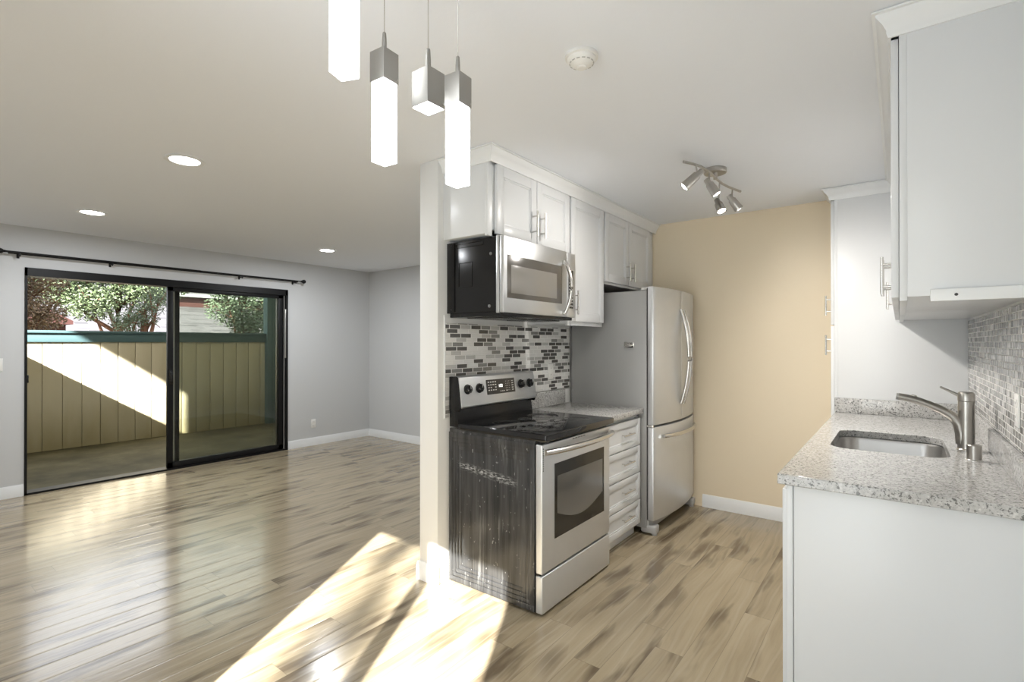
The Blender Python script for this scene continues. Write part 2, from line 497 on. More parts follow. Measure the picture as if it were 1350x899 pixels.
# ------------------------------------------------------------------ mesh helpers
class B:
    """collects shapes, in room coordinates, for ONE mesh object"""
    def __init__(s):
        s.bm = bmesh.new()

    def _merge(s, bm):
        me = bpy.data.meshes.new('tmp')
        bm.to_mesh(me)
        bm.free()
        s.bm.from_mesh(me)
        bpy.data.meshes.remove(me)
        return s

    def box(s, x0, x1, y0, y1, z0, z1, bev=0.0, seg=2):
        bm = bmesh.new()
        bmesh.ops.create_cube(bm, size=1.0)
        bmesh.ops.scale(bm, vec=(abs(x1 - x0), abs(y1 - y0), abs(z1 - z0)), verts=bm.verts)
        bmesh.ops.translate(bm, vec=((x0 + x1) / 2, (y0 + y1) / 2, (z0 + z1) / 2), verts=bm.verts)
        if bev:
            bmesh.ops.bevel(bm, geom=bm.edges[:], offset=bev, segments=seg, affect='EDGES', profile=0.5)
        return s._merge(bm)

    def prism(s, pts, axis, a, b, bev=0.0, seg=2):
        """polygon extruded from a to b along an axis; pts are the other two coordinates in x, y, z order"""
        bm = bmesh.new()
        def P(p, t):
            return {'x': (t, p[0], p[1]), 'y': (p[0], t, p[1]), 'z': (p[0], p[1], t)}[axis]
        lo = [bm.verts.new(P(p, a)) for p in pts]
        hi = [bm.verts.new(P(p, b)) for p in pts]
        k = len(pts)
        bm.faces.new(lo[::-1])
        bm.faces.new(hi)
        for i in range(k):
            bm.faces.new((lo[i], lo[(i + 1) % k], hi[(i + 1) % k], hi[i]))
        bmesh.ops.recalc_face_normals(bm, faces=bm.faces[:])
        if bev:
            es = [e for e in bm.edges if e.calc_face_angle(0) > math.radians(25)]
            bmesh.ops.bevel(bm, geom=es, offset=bev, segments=seg, affect='EDGES', profile=0.5)
        return s._merge(bm)

    def cyl(s, p0, p1, r0, r1=None, n=20, caps=True):
        r1 = r0 if r1 is None else r1
        p0, p1 = Vector(p0), Vector(p1)
        d = p1 - p0
        bm = bmesh.new()
        bmesh.ops.create_cone(bm, cap_ends=caps, segments=n, radius1=r0, radius2=r1, depth=d.length)
        q = d.to_track_quat('Z', 'Y').to_matrix().to_4x4()
        bmesh.ops.transform(bm, matrix=Matrix.Translation((p0 + p1) / 2) @ q, verts=bm.verts)
        return s._merge(bm)

    def tube(s, pts, r, n=12, flat=None, up=(0, 0, 1)):
        """swept tube through points; r a number or one per point; flat = thickness ratio along 'up'"""
        pts = [Vector(p) for p in pts]
        rs = r if isinstance(r, (list, tuple)) else [r] * len(pts)
        bm = bmesh.new()
        rings = []
        for i, p in enumerate(pts):
            t = (pts[min(i + 1, len(pts) - 1)] - pts[max(i - 1, 0)]).normalized()
            u = Vector(up)
            u = u - t * u.dot(t)
            if u.length < 1e-4:
                u = Vector((1, 0, 0)) - t * t.x
            u.normalize()
            w = t.cross(u)
            k = 1.0 if flat is None else flat
            rings.append([bm.verts.new(p + w * (rs[i] * math.cos(2 * PI * j / n)) + u * (rs[i] * k * math.sin(2 * PI * j / n))) for j in range(n)])
        for a, b in zip(rings, rings[1:]):
            for j in range(n):
                bm.faces.new((a[j], a[(j + 1) % n], b[(j + 1) % n], b[j]))
        bm.faces.new(rings[0][::-1])
        bm.faces.new(rings[-1])
        bmesh.ops.recalc_face_normals(bm, faces=bm.faces[:])
        return s._merge(bm)

    def lathe(s, prof, c=(0, 0, 0), axis=(0, 0, 1), n=32):
        """profile of (radius, height) pairs turned about an axis through c"""
        bm = bmesh.new()
        q = Vector(axis).normalized().to_track_quat('Z', 'Y')
        c = Vector(c)
        rings = []
        for r, h in prof:
            if r < 1e-6:
                rings.append([bm.verts.new(c + q @ Vector((0, 0, h)))])
            else:
                rings.append([bm.verts.new(c + q @ Vector((r * math.cos(2 * PI * j / n), r * math.sin(2 * PI * j / n), h))) for j in range(n)])
        for a, b in zip(rings, rings[1:]):
            for j in range(n):
                k = (j + 1) % n
                if len(a) == 1 and len(b) > 1:
                    bm.faces.new((a[0], b[k], b[j]))
                elif len(b) == 1 and len(a) > 1:
                    bm.faces.new((a[j], a[k], b[0]))
                elif len(a) > 1:
                    bm.faces.new((a[j], a[k], b[k], b[j]))
        bmesh.ops.recalc_face_normals(bm, faces=bm.faces[:])
        return s._merge(bm)

    def loft(s, loops, cap0=False, cap1=True):
        bm = bmesh.new()
        rings = [[bm.verts.new(p) for p in l] for l in loops]
        k = len(rings[0])
        for a, b in zip(rings, rings[1:]):
            for j in range(k):
                bm.faces.new((a[j], a[(j + 1) % k], b[(j + 1) % k], b[j]))
        if cap0:
            bm.faces.new(rings[0][::-1])
        if cap1:
            bm.faces.new(rings[-1])
        bmesh.ops.recalc_face_normals(bm, faces=bm.faces[:])
        return s._merge(bm)

    def quad(s, a, b, c, d):
        vs = [s.bm.verts.new(p) for p in (a, b, c, d)]
        s.bm.faces.new(vs)
        return s


def world_loc(o):
    v = Vector((0, 0, 0))
    while o is not None:
        v += o.location
        o = o.parent
    return v


def obj(name, b, mat, parent=None, loc=None, smooth=35):
    """one mesh object; b is in room coordinates, the object's origin goes to the parent's place (or loc)"""
    me = bpy.data.meshes.new(name)
    bm = b.bm
    base = world_loc(parent) if parent is not None else Vector(loc or (0, 0, 0))
    bmesh.ops.translate(bm, vec=-base, verts=bm.verts)
    bm.to_mesh(me)
    bm.free()
    if smooth:
        for p in me.polygons:
            p.use_smooth = True
        me.set_sharp_from_angle(angle=math.radians(smooth))
    me.materials.append(M[mat] if isinstance(mat, str) else mat)
    o = bpy.data.objects.new(name, me)
    COL.objects.link(o)
    if parent is not None:
        o.parent = parent
    else:
        o.location = base
    return o


def tag(o, label, cat, group=None):
    o['label'] = label
    o['category'] = cat
    if group:
        o['group'] = group
    return o


def thing(name, label, cat, loc, group=None):
    o = bpy.data.objects.new(name, None)
    o.empty_display_size = 0.1
    COL.objects.link(o)
    o.location = loc
    return tag(o, label, cat, group)


def struct(name, b, mat, parent=None, smooth=35):
    o = obj(name, b, mat, parent, smooth=smooth)
    if parent is None:
        o['kind'] = 'structure'
    return o


def arc_pts(n, f):
    return [f(i / (n - 1)) for i in range(n)]


# ------------------------------------------------------------------ the room
XL, XR = -6.31, 0.335           # living-room side wall, kitchen right wall
YB, YK, YS = 4.74, 4.405, -0.55 # living back wall, kitchen back wall, wall behind the camera
ZC = 2.44
PX0, PX1, PY = -2.25, -2.10, 2.05   # partition between living room and kitchen
DY0, DY1, DZ = 0.975, 3.465, 2.07   # patio door opening

struct('floor', B().box(XL - 0.14, XR + 0.15, YS - 0.15, YB + 0.15, -0.12, 0.0), 'floor')
struct('ceiling', B().box(XL - 0.14, XR + 0.15, YS - 0.15, YB + 0.15, ZC, ZC + 0.14), 'ceiling')
w = B()
w.box(XL - 0.14, XL, YS - 0.15, DY0, 0, ZC)
w.box(XL - 0.14, XL, DY1, YB + 0.15, 0, ZC)
w.box(XL - 0.14, XL, DY0, DY1, DZ, ZC)
struct('wall_left', w, 'grey_wall')
struct('wall_back', B().box(XL, PX0, YB, YB + 0.15, 0, ZC), 'grey_wall')
struct('wall_partition', B().box(PX0, PX1, PY, YB, 0, ZC, 0.004), 'white_wall')
struct('wall_kitchen_back', B().box(PX1, XR, YK, YK + 0.15, 0, ZC), 'beige_wall')
struct('wall_right', B().box(XR, XR + 0.15, YS, YK + 0.15, 0, ZC), 'white_wall')
SX0, SX1, SZ = -1.45, -0.11, 2.12
w = B()
w.box(XL, SX0, YS - 0.15, YS, 0, ZC)
w.box(SX1, XR + 0.15, YS - 0.15, YS, 0, ZC)
w.box(SX0, SX1, YS - 0.15, YS, SZ, ZC)
struct('wall_front', w, 'white_wall')


def base_profile(d=0.015, h=0.105):
    return [(0, 0), (d, 0), (d, h * 0.72), (d * 0.72, h * 0.80), (d * 0.72, h * 0.86), (d * 0.35, h * 0.95), (d * 0.3, h), (0, h)]


def base_x(b, x, y0, y1, s):     # runs along y on a wall at x, room side s
    return b.prism([(x + s * p[0], p[1]) for p in base_profile()], 'y', y0, y1)


def base_y(b, y, x0, x1, s):     # runs along x on a wall at y
    return b.prism([(y + s * p[0], p[1]) for p in base_profile()], 'x', x0, x1)


b = B()
base_x(b, XL, YS, DY0 - 0.004, 1)
base_x(b, XL, DY1 + 0.004, YB, 1)
struct('baseboard_left', b, 'trim')
struct('baseboard_back', base_y(B(), YB, XL + 0.015, PX0 - 0.015, -1), 'trim')
b = B()
base_x(b, PX0, PY - 0.015, YB, -1)
base_y(b, PY, PX0, PX1 + 0.012, -1)
struct('baseboard_partition', b, 'trim')
struct('baseboard_kitchen', base_y(B(), YK, -1.33, -0.36, -1), 'trim')

# crown mouldings over the two runs of cabinets
def crown_profile(h=0.075, d=0.05):
    return [(0, 0), (0.008, 0), (0.012, 0.012), (0.012, 0.022), (d * 0.45, h * 0.55), (d * 0.78, h * 0.80), (d * 0.80, h * 0.9), (d, h * 0.92), (d, h), (0, h)]


UX = -1.765                     # face of the left upper cabinets' boxes
UY0 = 2.095                     # their near end
zc = ZC - 0.078


def crown_run(pts_dirs):
    """mitred crown: list of plan points (x, y) with the outward offset direction at each"""
    prof = crown_profile()
    bm = B()
    loops = []
    for (px, py, dx, dy) in pts_dirs:
        loops.append([(px + dx * d, py + dy * d, zc + h) for d, h in prof])
    return bm.loft(loops, True, True)


struct('trim_1', crown_run([(PX1, UY0, 0, -1), (UX + 0.02, UY0, 1, -1), (UX + 0.02, YK, 1, 0)]), 'trim')
RX, RY0 = 0.0, 2.03             # face and near end of the right upper cabinets
PNX, PNY = -0.355, 4.10         # pantry face and near side
struct('trim_2', crown_run([(XR, RY0, 0, -1), (RX - 0.02, RY0, -1, -1), (RX - 0.02, PNY - 0.0, -1, -1), (PNX - 0.02, PNY - 0.0, -1, -1), (PNX - 0.02, YK, -1, 0)]), 'trim')

# ------------------------------------------------------------------ patio door (slid open: both panels stand at the far half)
door = bpy.data.objects.new('door_1', None)
COL.objects.link(door)
door.location = (XL, (DY0 + DY1) / 2, 0)
door['kind'] = 'structure'
b = B()
b.box(XL - 0.13, XL + 0.012, DY0, DY0 + 0.018, 0, DZ)
b.box(XL - 0.13, XL + 0.012, DY1 - 0.03, DY1, 0, DZ)
b.box(XL - 0.13, XL + 0.012, DY0, DY1, DZ - 0.075, DZ)
b.box(XL - 0.13, XL + 0.012, DY0, DY1, 0, 0.018)
obj('door_frame', b, 'black_frame', door)
# inner, sliding panel
y0, y1 = 2.110, 3.405
xa, xb = XL - 0.045, XL - 0.008
b = B()
b.box(xa, xb, y0, y0 + 0.055, 0.018, DZ - 0.07, 0.003)
b.box(xa, xb, y1 - 0.055, y1, 0.018, DZ - 0.07, 0.003)
b.box(xa, xb, y0, y1, 1.952, DZ - 0.07, 0.003)
b.box(xa, xb, y0, y1, 0.018, 0.080, 0.003)
pan = obj('sliding_panel', b, 'black_frame', door)
obj('glass_pane', B().box(XL - 0.030, XL - 0.024, y0 + 0.05, y1 - 0.05, 0.075, 1.955), 'tint_glass', pan)
b = B()
b.box(XL - 0.010, XL + 0.020, y0 + 0.012, y0 + 0.048, 0.93, 1.10, 0.006)
b.box(XL + 0.012, XL + 0.045, y0 + 0.016, y0 + 0.040, 0.96, 1.075, 0.008)
obj('latch_handle', b, 'black_plastic', pan)
# outer, fixed panel
y0, y1 = 2.20, DY1 - 0.03
xa, xb = XL - 0.115, XL - 0.075
b = B()
b.box(xa, xb, y0, y0 + 0.05, 0.018, DZ - 0.07, 0.003)
b.box(xa, xb, y1 - 0.05, y1, 0.018, DZ - 0.07, 0.003)
b.box(xa, xb, y0, y1, 1.962, DZ - 0.07, 0.003)
b.box(xa, xb, y0, y1, 0.018, 0.072, 0.003)
fp = obj('fixed_panel', b, 'black_frame', door)
obj('glass_pane', B().box(XL - 0.098, XL - 0.092, y0 + 0.045, y1 - 0.045, 0.07, 1.97), 'tint_glass', fp)
b = B()
b.box(XL - 0.066, XL - 0.056, 2.168, 2.196, 0.02, DZ - 0.08)
b.box(XL - 0.066, XL - 0.056, 3.345, 3.362, 0.02, DZ - 0.08)
b.box(XL - 0.004, XL + 0.004, 3.414, 3.421, 0.02, DZ - 0.08)
obj('weather_strip', b, 'silver_strip', door)
obj('pull_bar', B().box(XL + 0.0, XL + 0.022, 3.424, 3.434, 1.19, 1.82, 0.004), 'silver_strip', door)
obj('strike_plate', B().box(XL - 0.03, XL + 0.014, DY0 + 0.016, DY0 + 0.028, 1.02, 1.09, 0.003), 'black_plastic', door)

# glazed door behind the camera that lets the sun in
d2 = bpy.data.objects.new('door_2', None)
COL.objects.link(d2)
d2.location = ((SX0 + SX1) / 2, YS, 0)
d2['kind'] = 'structure'
b = B()
for xx in (SX0, SX1 - 0.02):
    b.box(xx, xx + 0.02, YS - 0.13, YS + 0.01, 0, SZ)
b.box(SX0, SX1, YS - 0.13, YS + 0.01, SZ - 0.02, SZ)
b.box(SX0, SX1, YS - 0.13, YS + 0.01, 0, 0.02)
b.box(-0.775, -0.715, YS - 0.12, YS - 0.06, 0, SZ)
obj('door_frame', b, 'black_frame', d2)
for xa, xb in ((SX0 + 0.02, -0.775), (-0.715, SX1 - 0.02)):
    obj('glass_pane', B().box(xa, xb, YS - 0.093, YS - 0.087, 0.02, SZ - 0.02), 'clear_glass', d2)

# ------------------------------------------------------------------ outside, beyond the patio door
struct('patio_floor', B().box(-9.3, XL - 0.14, -2.2, 6.2, -0.20, -0.05), 'patio')
struct('ground', B().box(-60, -9.05, -30, 45, -0.30, -0.20), 'patio')
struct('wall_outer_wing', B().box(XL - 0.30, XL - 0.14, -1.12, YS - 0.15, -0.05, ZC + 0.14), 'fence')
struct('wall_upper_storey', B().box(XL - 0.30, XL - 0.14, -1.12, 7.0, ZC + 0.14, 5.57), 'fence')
struct('roof_overhang', B().box(-9.4, -2.4, -4.0, 7.0, 5.57, 5.75), 'soffit')

FX = -9.0
fence = thing('patio_fence', 'cream grooved board fence with teal top rail across the patio', 'fence', (FX, 2.5, -0.05))
b = B()
yy = 0.74
grooves = []
while yy < 4.55:
    y2 = min(yy + 0.2055, 4.60)
    b.box(FX - 0.04, FX, yy + 0.004, y2 - 0.004, -0.05, 1.40, 0.002)
    yy += 0.2055
b.box(FX - 0.06, FX - 0.02, 0.74, 4.60, -0.05, 1.40)
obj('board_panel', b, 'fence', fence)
b = B()
b.box(FX - 0.08, FX + 0.05, 0.70, 4.56, 1.515, 1.55, 0.004)
b.box(FX - 0.03, FX + 0.025, 0.70, 4.56, 1.395, 1.515, 0.004)
obj('top_rail', b, 'teal', fence)
obj('corner_post', B().box(FX - 0.06, FX + 0.09, 4.52, 4.67, -0.05, 5.56, 0.006), 'teal', fence)

b = B()
b.box(-9.0, XL - 0.31, 0.62, 0.70, -0.05, 1.70)
side_f = thing('side_fence', 'low cream fence closing the near end of the patio', 'fence', (-7.6, 0.66, -0.05))
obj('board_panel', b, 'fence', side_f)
struct('wall_patio_end', B().box(-9.0, XL - 0.14, 4.68, 4.80, -0.05, 5.56), 'fence')

# neighbouring house
house = thing('neighbouring_house', 'neighbouring house with grey shingle roof and maroon gable seen over the fence', 'house', (-19.5, 8, -0.2))
obj('lower_wall', B().box(-22.0, -17.2, 3.3, 16.0, -0.2, 1.55), 'maroon', house)
obj('shingle_roof', B().prism([(-16.6, 1.62), (-16.6, 1.54), (-19.6, 2.62), (-22.0, 3.4), (-22.0, 3.5), (-19.6, 2.72)], 'y', 3.1, 16.2), 'shingle', house)
obj('upper_wall', B().box(-21.4, -19.3, 6.6, 16.0, 2.5, 2.98), 'maroon', house)
obj('gutter', B().box(-19.35, -19.15, 6.4, 16.2, 2.94, 3.05, 0.01), 'gutter', house)
obj('upper_roof', B().prism([(-19.2, 3.06), (-19.2, 3.0), (-21.5, 3.9), (-21.5, 4.0)], 'y', 6.4, 16.2), 'shingle', house)
shed = thing('garden_shed', 'small dark red shed behind the left end of the fence', 'shed', (-15.6, 2.3, -0.2))
obj('wall', B().box(-16.2, -15.0, 1.4, 3.0, -0.2, 1.85), 'maroon', shed)
obj('roof', B().prism([(1.3, 1.80), (3.1, 1.80), (3.1, 1.88), (2.3, 2.35), (1.3, 1.88)], 'x', -16.4, -14.85), 'maroon', shed)


def tree(name, label, x, y, h, crowns, n_leaf, mat, lean=0.0, leaf=0.11, zb=0.6):
    t = thing(name, label, 'tree', (x, y, -0.2), 'trees beyond the patio fence')
    rnd = random.Random(int(abs(x * 131 + y * 977)))
    b = B()
    trunk = [(x + lean * k * 0.2 + rnd.uniform(-.05, .05), y + lean * k * 0.25, -0.2 + h * k / 6) for k in range(7)]
    b.tube(trunk, [0.16 - 0.02 * k for k in range(7)], 10)
    obj('trunk', b, 'bark', t)
    br = B()
    for cx, cy, cz, r in crowns:
        k = min(5, max(1, int((cz * 0.8) / h * 6)))
        p0 = Vector(trunk[k])
        p1 = Vector((x + cx, y + cy, cz))
        mid = p0.lerp(p1, 0.5) + Vector((0, 0, -0.12))
        br.tube([p0, mid, p1], [0.05, 0.035, 0.012], 6)
        for q in range(4):
            e = p1 + Vector((rnd.uniform(-r, r), rnd.uniform(-r, r), rnd.uniform(-r, r))) * 0.8
            br.tube([mid.lerp(p1, rnd.random()), p1.lerp(e, 0.6), e], [0.02, 0.012, 0.005], 5)
    obj('branches', br, 'bark', t)
    lf = bmesh.new()
    for cx, cy, cz, r in crowns:
        for q in range(n_leaf):
            d = Vector((rnd.gauss(0, 1), rnd.gauss(0, 1), rnd.gauss(0, 1))).normalized() * (r * rnd.random() ** 0.45)
            d.z *= 0.75
            c = Vector((x + cx, y + cy, cz)) + d
            a = Vector((rnd.gauss(0, 1), rnd.gauss(0, 1), rnd.gauss(0, .6))).normalized() * leaf * rnd.uniform(.6, 1.2)
            s_ = a.cross(Vector((rnd.gauss(0, 1), rnd.gauss(0, 1), rnd.gauss(0, 1)))).normalized() * leaf * 0.30
            v = [lf.verts.new(p) for p in (c - a * .5, c + s_ * .6, c + a * .5 - Vector((0, 0, leaf * .15)), c - s_ * .6)]
            lf.faces.new(v)
    bb = B()
    bb.bm.free()
    bb.bm = lf
    obj('crown', bb, mat, t, smooth=0)
    return t


tree('maple_tree', 'russet leaved tree at the left edge of the patio door view', -11.6, 1.55, 3.2,
     [(0, 0, 2.2, .55), (.2, -.5, 1.9, .5), (-.2, .4, 2.5, .5), (.2, .1, 2.9, .5), (.3, .35, 1.85, .4), (0, -.6, 2.6, .5)], 2200, 'leaf_red', leaf=0.065)
tree('pine_tree', 'dense green tree over the fence behind the open half of the door', -13.6, 3.6, 3.6,
     [(0, -.3, 2.75, .7), (.2, -.9, 3.0, .6), (.4, .7, 2.75, .6), (-.2, .1, 3.1, .6), (.5, -.6, 2.2, .5), (.3, .9, 3.1, .5), (.2, 0.3, 2.5, .6), (.1, -1.0, 2.5, .5)], 2600, 'leaf_green', leaf=0.08)
tree('leafy_shrub', 'light green shrub in front of the shingle roof', -11.0, 3.30, 2.2,
     [(0, 0, 1.9, .30), (.1, .2, 2.2, .35), (0, -.25, 1.75, .28)], 900, 'leaf_teal', leaf=0.055)
tree('fir_tree', 'blue green tree seen through the dark glass half of the door', -12.6, 5.75, 3.6,
     [(0, -.2, 2.2, .6), (.2, .5, 2.5, .6), (.1, -.5, 2.8, .5), (.2, .9, 2.1, .5), (0, .2, 3.0, .6), (.3, .1, 1.8, .5), (.2, .9, 2.9, .4)], 2300, 'leaf_teal', leaf=0.08)
tree('ash_tree', 'tall green tree standing behind the neighbouring roof', -25.0, 8.6, 5.2,
     [(0, 0, 4.0, 1.1), (.2, -2.2, 3.8, 1.1), (.4, 2.2, 3.8, 1.1), (-.2, 4.2, 3.9, 1.2), (0, -4.0, 3.9, 1.1)], 1800, 'leaf_green', leaf=0.16)

# leafy tree on the sunny side of the house; its gaps dapple the left half of the sun patch
rnd = random.Random(21)
bk = -sun_dir
lat = Vector((0.8775, 0.4795, 0))
ver = lat.cross(sun_dir).normalized()
if ver.z < 0:
    ver = -ver
cen = Vector((-1.11, YS, 1.0)) + bk * 11.0
lf = bmesh.new()
for k in range(17):
    lo, hi = (-0.06, 0.24) if k % 3 else (-0.8, -0.5)
    c0 = cen + lat * rnd.uniform(lo, hi) + ver * rnd.uniform(-0.95, 0.95) + bk * rnd.uniform(-0.8, 0.8)
    for q in range(85):
        c = c0 + lat * rnd.gauss(0, 0.055) + ver * rnd.gauss(0, 0.12) + bk * rnd.gauss(0, 0.1)
        a = Vector((rnd.gauss(0, 1), rnd.gauss(0, 1), rnd.gauss(0, 1))).normalized() * 0.07
        w_ = a.cross(Vector((rnd.gauss(0, 1), rnd.gauss(0, 1), rnd.gauss(0, 1)))).normalized() * 0.022
        lf.faces.new([lf.verts.new(p) for p in (c - a * .5, c + w_, c + a * .5, c - w_)])
b = B()
b.bm.free()
b.bm = lf
b.tube([(cen.x - 1.2, cen.y - 0.4, -0.2), (cen.x - 1.1, cen.y - 0.3, 4.0), (cen.x - 0.9, cen.y, cen.z + 0.6)], [0.14, 0.10, 0.03], 10)
struct('background_tree', b, 'leaf_green', smooth=0)

# ------------------------------------------------------------------ cabinet pieces
def panel_door(y0, y1, z0, z1, xf, s, rail=0.058, raised=True):
    """five-piece cabinet door whose back lies on x = xf and which faces s"""
    b = B()
    def bx(a, c, yy0, yy1, zz0, zz1, bev=0.0018):
        x0, x1 = sorted((xf + s * a, xf + s * c))
        b.box(x0, x1, yy0, yy1, zz0, zz1, bev)
    bx(0.0, 0.011, y0 + 0.01, y1 - 0.01, z0 + 0.01, z1 - 0.01, 0)
    bx(0, 0.020, y0, y0 + rail, z0, z1)
    bx(0, 0.020, y1 - rail, y1, z0, z1)
    bx(0, 0.020, y0 + rail, y1 - rail, z0, z0 + rail)
    bx(0, 0.020, y0 + rail, y1 - rail, z1 - rail, z1)
    # inner sticking: a small step round the recessed panel
    t = 0.010
    for (ya, yb, za, zb) in ((y0 + rail, y1 - rail, z0 + rail, z0 + rail + t), (y0 + rail, y1 - rail, z1 - rail - t, z1 - rail),
                             (y0 + rail, y0 + rail + t, z0 + rail, z1 - rail), (y1 - rail - t, y1 - rail, z0 + rail, z1 - rail)):
        bx(0, 0.0155, ya, yb, za, zb, 0.001)
    return b


def bar_handle_v(x, s, y, z0, z1, r=0.006):
    """upright bar pull whose posts stand on x"""
    b = B()
    xo = x + s * 0.033
    b.cyl((xo, y, z0), (xo, y, z1), r, n=14)
    for z in (z0 + (z1 - z0) * .2, z1 - (z1 - z0) * .2):
        b.cyl((x, y, z), (xo, y, z), r * 0.8, n=10)
    return b


def bar_handle_h(x, s, y0, y1, z, r=0.005):
    b = B()
    xo = x + s * 0.030
    b.cyl((xo, y0, z), (xo, y1, z), r, n=14)
    for y in (y0 + (y1 - y0) * .17, y1 - (y1 - y0) * .17):
        b.cyl((x, y, z), (xo, y, z), r * 0.8, n=10)
    return b


def wall_cabinet(name, label, group, x_back, x_face, s, y0, y1, z0, z1, doors, overlay=0.006, handle_z=None):
    """doors: list of (y0, y1, handle y or None)"""
    t = thing(name, label, 'cabinet', (x_back, (y0 + y1) / 2, z0), group)
    b = B()
    xa, xb = sorted((x_back, x_face - s * 0.02))
    b.box(xa, xb, y0, y1, z0 + 0.012, z1, 0.001)
    obj('cabinet_box', b, 'cabinet', t)
    xa, xb = sorted((x_face - s * 0.02, x_face))
    f = B()
    f.box(xa, xb, y0, min(d[0] for d in doors) + 0.02, z0, z1, 0.001)
    f.box(xa, xb, max(d[1] for d in doors) - 0.02, y1, z0, z1, 0.001)
    f.box(xa, xb, y0 + 0.035, y1 - 0.035, z0, z0 + 0.035, 0.001)
    f.box(xa, xb, y0 + 0.035, y1 - 0.035, z1 - 0.06, z1, 0.001)
    obj('face_frame', f, 'cabinet', t)
    for (a, c, hy, hz0, hz1, za, zb) in doors:
        d = obj('door', panel_door(a, c, za, zb, x_face + s * 0.0015, s), 'cabinet', t)
        if hy is not None:
            obj('handle', bar_handle_v(x_face + s * 0.0215, s, hy, hz0, hz1), 'steel_bar', d)['label'] = 'brushed steel bar handle'
    return t


GL = 'white upper cabinets on the stove side'
ZT = ZC - 0.002
dt = 2.362
wall_cabinet('upper_cabinet', 'white two-door upper cabinet directly above the microwave', GL, PX1, UX, 1, UY0 + 0.0, 2.925, 1.967, ZT,
             [(2.150, 2.530, 2.492, 2.020, 2.172, 1.982, dt), (2.536, 2.916, 2.576, 2.020, 2.172, 1.982, dt)])
wall_cabinet('upper_cabinet', 'tall white single-door upper cabinet between microwave and refrigerator', GL, PX1, UX, 1, 2.9255, 3.4175, 1.503, ZT,
             [(2.938, 3.406, 2.972, 1.575, 1.735, 1.530, dt)])
wall_cabinet('upper_cabinet', 'short white two-door upper cabinet above the refrigerator', GL, PX1, UX, 1, 3.418, 4.395, 1.828, ZT,
             [(3.432, 3.838, 3.800, 1.880, 2.022, 1.845, dt), (3.844, 4.283, 3.890, 1.880, 2.022, 1.845, dt)])

# right-hand upper cabinets
GR = 'white upper cabinets over the sink'
ru = wall_cabinet('upper_cabinet', 'large white upper cabinet nearest the camera, hanging above the sink counter', GR, XR, RX, -1, RY0, 3.02, 1.518, ZT,
             [(2.045, 2.520, 2.470, 1.575, 1.722, 1.530, dt), (2.526, 3.005, 2.572, 1.575, 1.722, 1.530, dt)])
b = B().box(0.075, XR - 0.002, RY0 - 0.016, RY0, 1.512, 1.548, 0.002)
mr = obj('mounting_rail', b, 'trim', ru)
for xx in (0.135, 0.285):
    obj('screw', B().cyl((xx, RY0 - 0.018, 1.530), (xx, RY0 - 0.015, 1.530), 0.0045, n=10), 'slot', mr)
wall_cabinet('upper_cabinet', 'far white upper cabinet over the sink, between its larger neighbour and the pantry', GR, XR, RX, -1, 3.021, PNY - 0.002, 1.518, ZT,
             [(3.035, 3.555, 3.510, 1.575, 1.722, 1.530, dt), (3.561, 4.08, 3.606, 1.575, 1.722, 1.530, dt)])

# pantry
pt = thing('pantry_cabinet', 'tall white pantry cabinet at the far end of the sink counter', 'cabinet', (0, 4.25, 0))
obj('cabinet_box', B().box(PNX + 0.02, XR - 0.001, PNY, YK - 0.002, 0.10, ZT, 0.001), 'cabinet', pt)
obj('face_frame', B().box(PNX, PNX + 0.02, PNY, YK - 0.002, 0.10, ZT, 0.001), 'cabinet', pt)
obj('toe_kick', B().box(PNX + 0.07, XR - 0.001, PNY + 0.01, YK - 0.002, 0.0, 0.10), 'cabinet', pt)
for za, zb, ha, hb in ((1.508, dt, 1.575, 1.712), (0.115, 1.500, 1.30, 1.437)):
    d = obj('door', panel_door(PNY + 0.012, YK - 0.02, za, zb, PNX - 0.0015, -1), 'cabinet', pt)
    obj('handle', bar_handle_v(PNX - 0.0215, -1, PNY + 0.05, ha, hb), 'steel_bar', d)

# ------------------------------------------------------------------ mosaic backsplashes
tb = obj('tile_backsplash', B().box(PX1 + 0.001, PX1 + 0.007, 2.103, 3.495, 1.030, 1.500), 'mosaic', loc=(PX1, 2.8, 1.02), smooth=0)
tag(tb, 'black and grey mosaic tile backsplash behind the stove', 'backsplash')
obj('edge_trim', B().box(PX1 + 0.0005, PX1 + 0.009, 2.096, 2.104, 0.945, 1.545, 0.001), 'trim', tb)
obj('lower_strip', B().box(PX1 + 0.001, PX1 + 0.007, 2.104, 2.16, 0.95, 1.031), 'mosaic', tb)
tb = obj('tile_backsplash', B().box(XR - 0.007, XR - 0.001, 2.04, PNY - 0.002, 1.014, 1.516), 'mosaic', loc=(XR, 3.0, 1.02), smooth=0)
tag(tb, 'pale grey mosaic tile backsplash on the wall behind the sink', 'backsplash')

# ------------------------------------------------------------------ microwave
mw = thing('microwave', 'stainless over-range microwave with black side above the stove', 'microwave', (PX1, 2.5, 1.54))
my0, my1, mz0, mz1 = 2.118, 2.882, 1.542, 1.964
b = B().box(PX1 + 0.001, -1.725, my0 + 0.004, my1 - 0.004, mz0 + 0.012, mz1 - 0.002, 0.003)
body = obj('body', b, 'black_plastic', mw)
